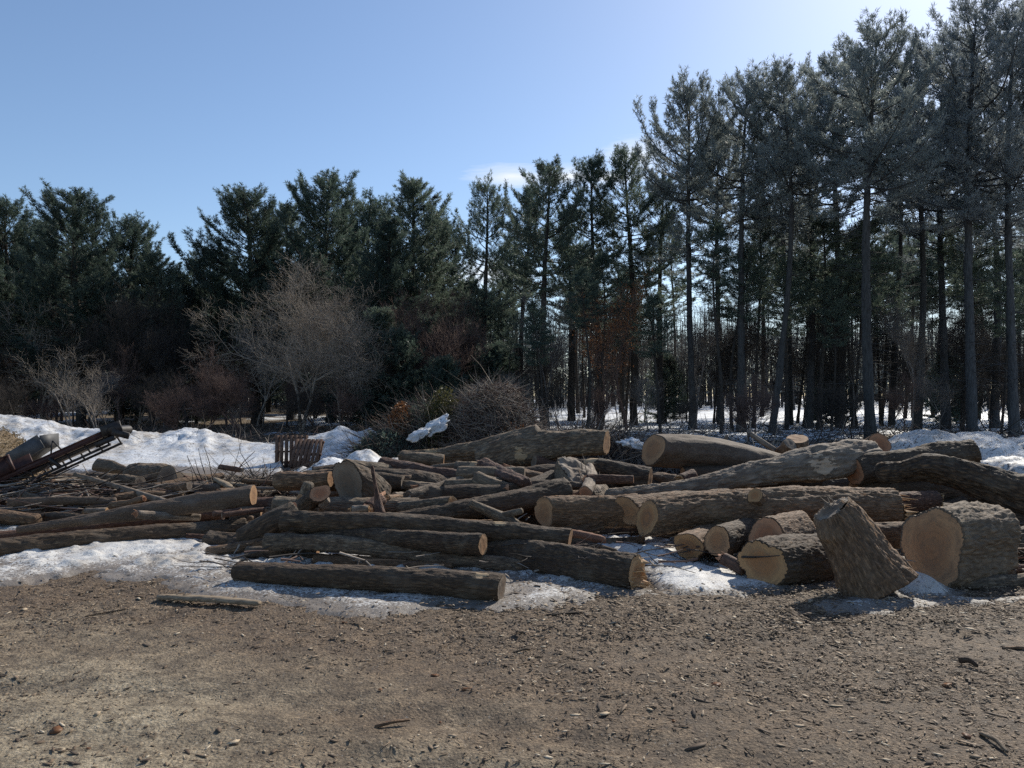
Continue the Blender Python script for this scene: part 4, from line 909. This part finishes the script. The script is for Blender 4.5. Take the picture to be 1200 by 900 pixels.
# ------------------------------------------------------------------ trees
def pine(seed, H, cb, spread, r0, needle, trunk, dens=1.0, bend=.4, dead=22, full=0, tuft=.20, gap=None, bpow=.8):
    rg = np.random.default_rng(seed)
    zt = np.linspace(0, H, 26); ph = rg.uniform(0, 6.28, 2)
    tx = bend*np.sin(zt/H*3.0+ph[0])*(zt/H)-bend*np.sin(ph[0])*0; ty = bend*np.sin(zt/H*2.4+ph[1])*(zt/H)
    tr = r0*(1-zt/H)**.75+.02; tr[0] *= 1.25; tr[1] *= 1.05
    P = np.stack([tx, ty, zt], 1); P[0, 2] = -.15
    wood = Acc(); k = 9; th = np.arange(k)*2*math.pi/k
    V = (P[:, None]+np.stack([np.cos(th), np.sin(th), 0*th], 1)[None]*(tr[:, None]*(1+.12*rg.normal(size=(26, k))))[..., None]).reshape(-1, 3)
    j = np.arange(k); wood.add(V, np.concatenate([np.stack([i*k+j, i*k+(j+1) % k, (i+1)*k+(j+1) % k, (i+1)*k+j], 1) for i in range(25)]))
    tp = lambda z: np.array([np.interp(z, zt, P[:, 0]), np.interp(z, zt, P[:, 1]), z])
    A, B, RA, RB = [], [], [], []
    for _ in range(dead):                     # dead lower limbs
        z = rg.uniform(.12, max(cb, .3)+.15)*H; a = rg.uniform(0, 6.28); L = rg.uniform(.4, 2.0)*(1 if dead < 40 else 1.2)
        p = tp(z); d = np.array([math.cos(a), math.sin(a), rg.uniform(-.25, .25)])
        q = p
        for s_ in range(3):
            d2 = nrm(d+rg.normal(0, .13, 3)); e = q+d2*L/3; A.append(q); B.append(e); r_ = .022*(1-s_/3.3); RA.append(r_); RB.append(r_*.7)
            if s_ and rg.random() < .8:
                e2 = e+nrm(d2+rg.normal(0, .5, 3))*L*.3; A.append(e); B.append(e2); RA.append(.009); RB.append(.004)
            q = e
    TP, TD = [], []
    z = cb*H
    while z < H-.25:
        f = min(1, max(0, (z/H-cb)/(1-cb)))                   # 0 crown base, 1 top
        prof = (min(1, .55+2.2*f) if not full else 1.0)*(1-f**2.3)**bpow+.10
        nb = rg.integers(4, 7) if full else rg.integers(4, 6)
        a0 = rg.uniform(0, 6.28)
        hole = gap is not None and gap[0] < f < gap[1]
        for b_ in range(nb):
            if rg.random() < (.8 if hole else (.12 if full else .24)): continue
            a = a0+b_*6.283/nb+rg.normal(0, .3); L = spread*prof*rg.uniform(.5, 1.2)*(1.25 if rg.random() < .12 else 1)
            el = R(-10+50*f**1.5)+rg.normal(0, .12)
            p = tp(z+rg.uniform(-.15, .15)); d = np.array([math.cos(a)*math.cos(el), math.sin(a)*math.cos(el), math.sin(el)])
            ns = max(4, int(L/.35)); q = p; rb0 = .010+.011*L
            for s_ in range(ns):
                u = (s_+1)/ns
                d = nrm(d+np.array([0, 0, .10+.08*f])+rg.normal(0, .09, 3)); e = q+d*L/ns
                A.append(q); B.append(e); RA.append(rb0*(1-s_/ns*.8)); RB.append(rb0*(1-u*.8))
                if u > .22:
                    for sd in (-1, 1):
                        if rg.random() < .15: continue
                        lt = (.34+.60*L*.35*(1.1-u))*rg.uniform(.6, 1.4)
                        side = np.array([-d[1], d[0], 0])*sd
                        td = nrm(d*.75+side*rg.uniform(.5, 1.1)+np.array([0, 0, rg.uniform(-.05, .45)]))
                        nt_ = max(2, int(lt/.14*dens))
                        A.append(e); B.append(e+td*lt); RA.append(.007); RB.append(.003)
                        for v_ in range(nt_):
                            w = (v_+1)/nt_; TP.append(e+td*lt*w+rg.normal(0, .03, 3)+np.array([0, 0, .04*w])); TD.append(nrm(td+np.array([0, 0, .55])+rg.normal(0, .25, 3)))
                q = e
            for v_ in range(3): TP.append(q+rg.normal(0, .05, 3)); TD.append(nrm(d+np.array([0, 0, .5])+rg.normal(0, .3, 3)))
        z += rg.uniform(.28, .52)*(H/18)*(1 if full else 1.1)
    for v_ in range(14): TP.append(tp(H-.04*v_)+rg.normal(0, .05, 3)); TD.append(nrm(np.array([0, 0, 1.])+rg.normal(0, .4, 3)))
    wood.tubes(np.array(A), np.array(B), np.array(RA), np.array(RB), 3)
    TP, TD = np.array(TP), np.array(TD); nbd = 12 if full else 11
    P_ = np.repeat(TP, nbd, 0)+rg.normal(0, .03, (len(TP)*nbd, 3)); D_ = nrm(np.repeat(TD, nbd, 0)+rg.normal(0, .55, (len(TP)*nbd, 3)))
    cr = Acc(); cr.blades(P_, D_, tuft*1.2*rg.uniform(.6, 1.3, len(P_)), .030*rg.uniform(.7, 1.3, len(P_)), 0, rg)
    return (wood.mesh('trunk', TRUNK[trunk]), cr.mesh('crown', NEEDLE[needle]), H)
def bare(seed, H, twig, lvl=5, multi=1, r0=.09, spread=.55, droop=.0, leaves=0, up=.25, twm=None):
    rg = np.random.default_rng(seed); A, B, RA, RB = [], [], [], []; tips = []
    tA, tB, tRA, tRB = [], [], [], []
    def grow(p, d, L, r, lv):
        ns = 4 if lv >= 3 else 3; q = p
        for s_ in range(ns):
            d = nrm(d+rg.normal(0, .11, 3)+np.array([0, 0, up*.25])); e = q+d*L/ns
            ra, rb = r*(1-.55*s_/ns), r*(1-.55*(s_+1)/ns)
            (A if lv >= 3 else tA).append(q); (B if lv >= 3 else tB).append(e); (RA if lv >= 3 else tRA).append(ra); (RB if lv >= 3 else tRB).append(rb)
            q = e
            if lv > 0 and (s_ > 0 or lv < lvl):
                for _ in range(2 if rg.random() < .55 else 1):
                    a = rg.normal(0, 1, 3); a = nrm(a-d*(a@d)); nd = nrm(d+a*rg.uniform(.5, 1.0)*spread/.55+np.array([0, 0, up]))
                    grow(q, nd, L*rg.uniform(.5, .72), rb*.6, lv-1)
        if lv == 0: tips.append(q)
    for m_ in range(multi):
        a = rg.uniform(0, 6.28); lean = .06 if multi == 1 else .34
        grow(np.array([rg.normal(0, .1), rg.normal(0, .1), -.1]), nrm(np.array([math.cos(a)*lean, math.sin(a)*lean, 1])), H*.52*rg.uniform(.8, 1), r0, lvl)
    A_, B_ = np.array(A), np.array(B)
    allz = max(np.max(B_[:, 2]), np.max(np.array(tB)[:, 2])); sc_ = H/allz
    w = Acc(); w.tubes(A_*sc_, B_*sc_, np.maximum(RA, .012), np.maximum(RB, .008), 5)
    t = Acc(); t.tubes(np.array(tA)*sc_, np.array(tB)*sc_, np.maximum(tRA, .0045), np.maximum(tRB, .003), 3)
    mats = [TWIG[twig]]
    if leaves:
        tp_ = np.array(tips)*sc_; tp_ = tp_[rg.integers(0, len(tp_), leaves)]+rg.normal(0, .08, (leaves, 3))
        t.blades(tp_, nrm(rg.normal(size=(leaves, 3))), .10, .06, 1, rg); mats.append(DRYLEAF)
    return (w.mesh('trunk', TWIG[twm or twig]), t.mesh('twigs', mats), H)

def place(proto, name, part, x, y, H, rz, label, cat, group=None, wide=1.0, lean=(0, 0)):
    e = empty(name, (x, y, float(gh(x, y))-.03), rz); e.rotation_euler = (lean[0], lean[1], rz)
    s = H/proto[2]; e.scale = (s*wide, s*wide, s)
    tag(e, label, cat, group)
    for nm_, me in zip(('trunk', part), proto[:2]):
        obj(nm_, me, e)
    return e
full = [pine(10, 18, .22, 4.0, .27, 'deep', 'deep', 1.3, .5, 10, 1, bpow=.75), pine(11, 18, .30, 3.4, .24, 'mid', 'deep', 1.3, .3, 12, 1, bpow=.9), pine(12, 17, .12, 3.6, .22, 'deep', 'deep', 1.25, .3, 6, 1, bpow=1.0), pine(14, 18, .35, 4.3, .27, 'deep', 'deep', 1.3, .6, 12, 1, bpow=.6)]
tall = [pine(20, 18, .52, 3.3, .25, 'mid', 'deep', 1.2, .6, 34), pine(21, 18, .55, 2.8, .22, 'deep', 'deep', 1.2, .8, 34), pine(22, 18, .45, 3.5, .25, 'mid', 'deep', 1.15, .4, 30, gap=(.15, .35))]
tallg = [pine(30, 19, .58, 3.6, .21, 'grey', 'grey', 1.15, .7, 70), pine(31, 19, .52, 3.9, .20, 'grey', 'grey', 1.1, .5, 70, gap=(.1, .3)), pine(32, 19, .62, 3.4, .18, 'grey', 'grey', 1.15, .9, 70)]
talls = [pine(40, 20, .52, 3.9, .22, 'glare_pale', 'glare_pale', 1.1, .6, 70), pine(41, 20, .48, 4.1, .21, 'glare_pale', 'glare_pale', 1.1, .5, 70)]
thin = [pine(50, 15, .62, 1.7, .11, 'mid', 'deep', 1.0, .8, 40), pine(51, 15, .68, 1.5, .10, 'deep', 'deep', 1.0, 1.0, 44), pine(52, 14, .58, 1.8, .12, 'mid', 'deep', 1.0, .7, 44)]
small = [pine(60, 6, .05, 1.7, .09, 'mid', 'deep', 1.1, .15, 0, 1, tuft=.13), pine(61, 6, .08, 1.9, .09, 'deep', 'deep', 1.1, .15, 0, 1, tuft=.13)]
btan = [bare(70, 9, 'tan', 5, 2, .09, .72, up=.10), bare(71, 7, 'tan', 4, 2, .07, .8, up=.10)]
bred = [bare(72, 7, 'red', 5, 3, .07, .6), bare(73, 8, 'red', 5, 1, .08, .55)]
bgrey = [bare(74, 9, 'grey', 5, 1, .09, .5), bare(75, 10, 'dark', 5, 1, .10, .45), bare(76, 8, 'dark', 5, 2, .07, .55)]
borange = bare(77, 8, 'red', 4, 1, .08, .5, leaves=2600)
FW = 1.22
def PX(protos, px, top, Y, label, idx=0, name='pine_tree', part='crown', cat='pine tree', group=None, wide=1.0, rz=None, lean=(0, 0)):
    x = (px-600)/FPX*Y; H = CAMZ-(top-HOR)/FPX*Y-float(gh(x, Y))
    pr = protos[idx % len(protos)] if isinstance(protos, list) else protos
    if protos is full: wide *= FW
    return place(pr, name, part, x, Y, H, rng.uniform(0, 6.28) if rz is None else rz, label, cat, group, wide, lean)
# left stand
PX(full, 95, 232, 50, 'broad dense pine with the highest crown of the left stand', 0, wide=1.12)
PX(full, 12, 250, 54, 'dense dark pine cut by the left edge', 3)
PX(full, 52, 262, 58, 'dense pine between the left edge and the broad one', 1)
PX(full, 142, 268, 56, 'pine with spreading right hand plumes beside the broad one', 3)
PX(full, 178, 298, 52, 'lower dense pine at the right foot of the broad one', 1)
PX(full, 208, 322, 60, 'lowest dense pine in the notch of the treeline', 2)
PX(full, 243, 300, 60, 'pine right of the notch with a rounded dark top', 0)
PX(full, 300, 240, 56, 'broad dark pine with a flat shoulder right of the notch', 3, wide=1.1)
PX(full, 340, 245, 60, 'dense pine between the flat shouldered one and the peaked one', 1)
PX(full, 388, 212, 55, 'peaked dense pine rising highest left of centre', 0, wide=1.05)
PX(full, 425, 246, 62, 'dense pine tucked behind the peaked one', 3)
PX(full, 480, 215, 54, 'conical pine with open layered limbs left of centre', 1, wide=1.05)
PX(full, 515, 262, 60, 'shorter layered pine leaning out beside the conical one', 0)
PX(full, 455, 262, 50, 'dense pine low between the peaked and the conical ones', 2)
PX(tall, 566, 218, 50, 'pine with a flat umbrella top and bare gap below', 2, wide=.95)
PX(tall, 638, 194, 46, 'thick trunked pine with a bushy top near the centre', 0, wide=1.05)
PX(tall, 612, 225, 54, 'pine with a small top just right of the umbrella topped one', 1)
PX(tall, 668, 250, 58, 'shorter pine behind the thick trunked one', 2)
PX(tall, 704, 192, 49, 'pine with a pointed crown right of the thick trunked one', 1)
PX(tall, 742, 187, 50, 'pine with a two lobed crown right of centre', 0)
PX(tall, 775, 215, 52, 'lower pine at the foot of the first tall right hand pine', 2)
# right stand; glare haze is painted into its needle and trunk colours
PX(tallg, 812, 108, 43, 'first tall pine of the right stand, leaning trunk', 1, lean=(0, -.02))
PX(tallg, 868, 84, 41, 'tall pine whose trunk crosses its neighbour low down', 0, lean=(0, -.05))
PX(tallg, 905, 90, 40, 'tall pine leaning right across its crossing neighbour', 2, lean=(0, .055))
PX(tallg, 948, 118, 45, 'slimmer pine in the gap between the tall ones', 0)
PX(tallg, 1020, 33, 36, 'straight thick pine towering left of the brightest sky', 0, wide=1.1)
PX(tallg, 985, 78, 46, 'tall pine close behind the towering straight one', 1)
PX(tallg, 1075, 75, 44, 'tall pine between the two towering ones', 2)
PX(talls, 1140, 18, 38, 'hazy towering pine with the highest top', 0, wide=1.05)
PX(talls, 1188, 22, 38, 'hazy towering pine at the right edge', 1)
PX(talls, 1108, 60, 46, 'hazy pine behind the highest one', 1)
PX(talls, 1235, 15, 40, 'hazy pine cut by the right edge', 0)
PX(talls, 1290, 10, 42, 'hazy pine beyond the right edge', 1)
PX(tallg, 845, 150, 50, 'shorter hazy grey pine behind the crossing trunks', 1)
PX(tallg, 925, 160, 52, 'shorter hazy grey pine behind the leaning one', 0)
PX(tallg, 1045, 130, 52, 'shorter hazy grey pine behind the towering straight one', 2)
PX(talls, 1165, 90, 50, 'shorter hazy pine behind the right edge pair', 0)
# background rows, alike
for i in range(28):
    px = -320+i*62+rng.uniform(-18, 18); Y_ = rng.uniform(66, 84)
    if px > 700 and i % 3 == 0: continue
    if px < 560: pr, top = full, rng.uniform(300, 345)
    elif px < 800: pr, top = (tall, rng.uniform(285, 330))
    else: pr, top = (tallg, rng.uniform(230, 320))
    PX(pr, px, top, Y_, 'pine far back in the woods behind the front row' if px > 560 else 'dark pine in the back row behind the dense left stand', i, group='back row pines right' if px > 560 else 'back row pines left')
for i in range(6):
    PX(full, [-60, -150, -240, -330, -30, -190][i], [240, 230, 250, 240, 275, 280][i], [52, 50, 54, 52, 60, 62][i], 'dense pine beyond the left edge', i, group='pines beyond the left edge')
# slender pines
xs_t = np.concatenate([rng.uniform(555, 1260, 58), rng.uniform(-20, 250, 7)])
for i, px in enumerate(xs_t):
    Y_ = rng.uniform(38, 68) if px > 400 else rng.uniform(50, 62); top = rng.uniform(230, 330) if px > 780 else rng.uniform(290, 370)
    PX(thin, px, top, Y_, 'slender dark trunked young pine among the woods', i if px < 900 else 2, group='slender young pines in the woods', wide=rng.uniform(.8, 1.3), lean=(rng.normal(0, .03), rng.normal(0, .03)))
for i, (px, top, Y_) in enumerate([(445, 372, 46), (470, 395, 42), (505, 380, 48), (420, 400, 48), (545, 400, 50), (580, 410, 46), (230, 400, 56), (160, 380, 60), (780, 420, 55), (975, 430, 50), (1110, 420, 52), (520, 425, 40)]):
    PX(small, px, top, Y_, 'small bushy young pine in the undergrowth', i, group='small bushy pines', wide=1.1)
# bare trees
PX(btan[0], 355, 292, 40, 'spreading leafless tree with pale tan limbs left of centre', name='bare_tree', part='twigs', cat='bare tree', wide=1.15)
PX(btan[0], 400, 330, 42, 'second pale leafless tree right of the spreading one', name='bare_tree', part='twigs', cat='bare tree', wide=.8, rz=2)
PX(bred[0], 285, 396, 36, 'low reddish leafless tree by the left snowbank', name='bare_tree', part='twigs', cat='bare tree', wide=1.15)
PX(bred[0], 245, 410, 38, 'smaller reddish leafless tree left of the low reddish one', name='bare_tree', part='twigs', cat='bare tree', wide=1.0, rz=3)
PX(btan[1], 85, 385, 38, 'pale crooked leafless sapling above the left snowbank', name='bare_tree', part='twigs', cat='bare tree')
PX(btan[1], 115, 410, 37, 'forked pale sapling beside the crooked one', name='bare_tree', part='twigs', cat='bare tree', rz=1.5)
PX(bred[1], 500, 322, 44, 'reddish fine twigged tree left of the umbrella pine', name='bare_tree', part='twigs', cat='bare tree', wide=1.5)
PX(bred[1], 460, 345, 46, 'lower reddish tree near the fine twigged one', name='bare_tree', part='twigs', cat='bare tree', wide=1.4)
PX(borange, 728, 318, 42, 'young tree holding orange dry leaves right of centre', name='bare_tree', part='twigs', cat='bare tree')
PX(borange, 705, 345, 46, 'second orange leaved young tree just left of it', name='bare_tree', part='twigs', cat='bare tree')
allb = bgrey+bred+btan[1:]
for i in range(64):
    px = -60+i*21+rng.uniform(-12, 12); Y_ = rng.uniform(42, 62)
    top = rng.uniform(320, 400)
    if px > 640 and i % 5 < 1: continue
    PX(allb[i % len(allb)] if px < 560 else bgrey[i % 3], px, top, Y_, 'leafless young tree in the undergrowth of the woods', name='bare_tree', part='twigs', cat='bare tree', group='leafless young trees in the woods', wide=rng.uniform(.8, 1.2))
for i in range(40):
    px = -60+i*33+rng.uniform(-12, 12); Y_ = rng.uniform(33, 44) if px > 560 else rng.uniform(34, 46)
    if px > 600 and i % 3 == 0: continue
    PX(bgrey+bred, px, rng.uniform(425, 458), Y_, 'knee to head high leafless shrub at the edge of the woods', i, name='bare_shrub', part='twigs', cat='shrub', group='leafless shrubs at the edge of the woods', wide=1.3)
# far woods: one mass of trunks, twigs and foliage behind everything
ac = Acc(); rg = np.random.default_rng(31)
n_ = 2600; x = rg.uniform(-110, 130, n_); y = rg.uniform(86, 125, n_); z0 = gh(x, y); hh_ = rg.uniform(7, 13, n_)
ac.tubes(np.stack([x, y, z0-.2], 1), np.stack([x+rg.normal(0, .5, n_), y, z0+hh_], 1), rg.uniform(.06, .16, n_), .03, 4, 0)
n_ = 80000; x = rg.uniform(-110, 130, n_); y = rg.uniform(88, 122, n_); top = np.where(x < -3, 14.5, 9.5); z = gh(x, y)+top*rg.uniform(.08, 1, n_)**.8
P = np.stack([x, y, z], 1); D = nrm(rg.normal(size=(n_, 3))*[1, 1, .6]+[0, 0, .5]); ac.tubes(P, P+D*rg.uniform(.5, 1.6, (n_, 1)), .022, .01, 3, 0)
n_ = 60000; x = rg.uniform(-110, 0, n_); y = rg.uniform(86, 120, n_); z = gh(x, y)+14*rg.uniform(.05, 1, n_)
ac.blades(np.stack([x, y, z], 1), nrm(rg.normal(size=(n_, 3))), rg.uniform(.5, 1.1, n_), .35, 1, rg)
n_ = 26000; x = rg.uniform(-5, 130, n_); y = rg.uniform(88, 125, n_); z = gh(x, y)+9*rg.uniform(.15, 1, n_)
ac.blades(np.stack([x, y, z], 1), nrm(rg.normal(size=(n_, 3))), rg.uniform(.5, 1.0, n_), .30, 2, rg)
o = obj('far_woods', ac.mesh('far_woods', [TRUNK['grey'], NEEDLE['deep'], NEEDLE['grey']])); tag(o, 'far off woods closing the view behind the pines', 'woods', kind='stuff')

# bird
bd = empty('bird', at(510, 231, 46)); tag(bd, 'small dark bird gliding above the pine tops', 'bird')
dk = simple_mat('black_feathers', (.012, .012, .013), (.03, .03, .032), 6)
t = np.linspace(-1, 1, 15); prof = .055*np.sqrt(np.clip(1-t**2, 0, 1))*(1-.25*t)+.004; k = 10; th = np.arange(k)*2*math.pi/k
V = np.stack([np.repeat(t*.20, k), (prof[:, None]*np.cos(th)).ravel(), (prof[:, None]*np.sin(th)).ravel()], 1)
V = np.concatenate([V, [[.26, 0, -.01]], [[-.33, .06, 0]], [[-.33, -.06, 0]], [[-.18, 0, .02]]]); j = np.arange(k)
F = [np.concatenate([np.stack([i*k+j, i*k+(j+1) % k, (i+1)*k+(j+1) % k, (i+1)*k+j], 1) for i in range(14)]), np.array([[14*k+i, 14*k+(i+1) % k, 15*k] for i in range(k)]+[[15*k+1, 15*k+2, 15*k+3]])]
bo = obj('body', mesh('body', V, F, dk, smooth=True), bd)
for s in (-1, 1):
    W_ = np.array([[.10, 0, .02], [.12, s*.16, .07], [.05, s*.34, .06], [-.02, s*.42, .03], [-.05, s*.30, .05], [-.07, s*.15, .06], [-.08, 0, .02]])
    obj('wing', mesh('wing', W_, [np.array([[0, 1, 5, 6], [1, 2, 4, 5]]), np.array([[2, 3, 4]])], dk), bd)
bd.rotation_euler = (R(12), R(-6), R(20))

# ------------------------------------------------------------------ light, sky, camera
AZ, EL = R(34), R(36)
sun = bpy.data.lights.new('sun', 'SUN'); sun.energy = 5.0; sun.angle = R(.5); sun.color = (1, .94, .83)
so = bpy.data.objects.new('sun', sun); col.objects.link(so)
sdv = Vector((math.sin(AZ)*math.cos(EL), math.cos(AZ)*math.cos(EL), math.sin(EL)))
so.rotation_euler = sdv.to_track_quat('Z', 'Y').to_euler(); so.location = (10, 10, 30)
w = bpy.data.worlds.new('World'); sc.world = w; w.use_nodes = True; nt = w.node_tree; nt.nodes.clear(); n = N(nt)
sky = n('TexSky', sky_type='NISHITA'); sky.sun_disc = False; sky.sun_elevation = EL; sky.sun_rotation = AZ
sky.air_density = 1.0; sky.dust_density = .45; sky.ozone_density = 3.2; sky.altitude = 50
bg = n('Background'); ow = n('OutputWorld')
# a few thin wisps of cloud low in the sky
tc = n('TexCoord').outputs['Generated']
def wisp(px, py, wx, wz):
    v = Vector(((px-600)/FPX, 1, (HOR-py)/FPX)).normalized()
    d = n('VectorMath', operation='SUBTRACT'); n.l(tc, d.inputs[0]); d.inputs[1].default_value = v
    mp = n.mapv(d.outputs[0], (1/wx, 1/wx, 1/wz)); ln = n('VectorMath', operation='LENGTH'); n.l(mp, ln.inputs[0])
    return n.math('SUBTRACT', 1.0, ln.outputs['Value'], clamp=True)
ws = None
for a in [(600, 206, .075, .020), (668, 206, .07, .018), (745, 184, .055, .030), (715, 208, .07, .018), (575, 320, .09, .03)]:
    f = wisp(*a); ws = f if ws is None else n.math('MAXIMUM', ws, f)
cn = n.noise(n.mapv(tc, (10, 10, 95)), 1, 6, .65, .6)
cf = n.math('MULTIPLY', n.ramp(ws, [(0, 0.0), (.12, 1.0)]), n.ramp(n.math('ADD', n.math('MULTIPLY', ws, .8), n.math('SUBTRACT', cn, .5)), [(.10, 0.0), (.85, .9)]))
skc = n.mix(cf, sky.outputs[0], (7.0, 7.3, 7.8))
n.l(skc, bg.inputs[0]); bg.inputs[1].default_value = .14; n.l(bg.outputs[0], ow.inputs[0])
cam = bpy.data.cameras.new('camera'); co = bpy.data.objects.new('camera', cam); col.objects.link(co); sc.camera = co
cam.sensor_fit = 'HORIZONTAL'; cam.sensor_width = 36; cam.lens = 36*FPX/1200; cam.shift_y = (HOR-450)/1200
cam.clip_start = .05; cam.clip_end = 2000
co.location = (0, 0, CAMZ); co.rotation_euler = (math.pi/2, 0, 0)
sc.view_settings.view_transform = 'Standard'; sc.view_settings.look = 'None'; sc.view_settings.exposure = 0; sc.view_settings.gamma = 1
sc.cycles.use_denoising = False; sc.cycles.max_bounces = 6; sc.cycles.diffuse_bounces = 3; sc.cycles.transmission_bounces = 3
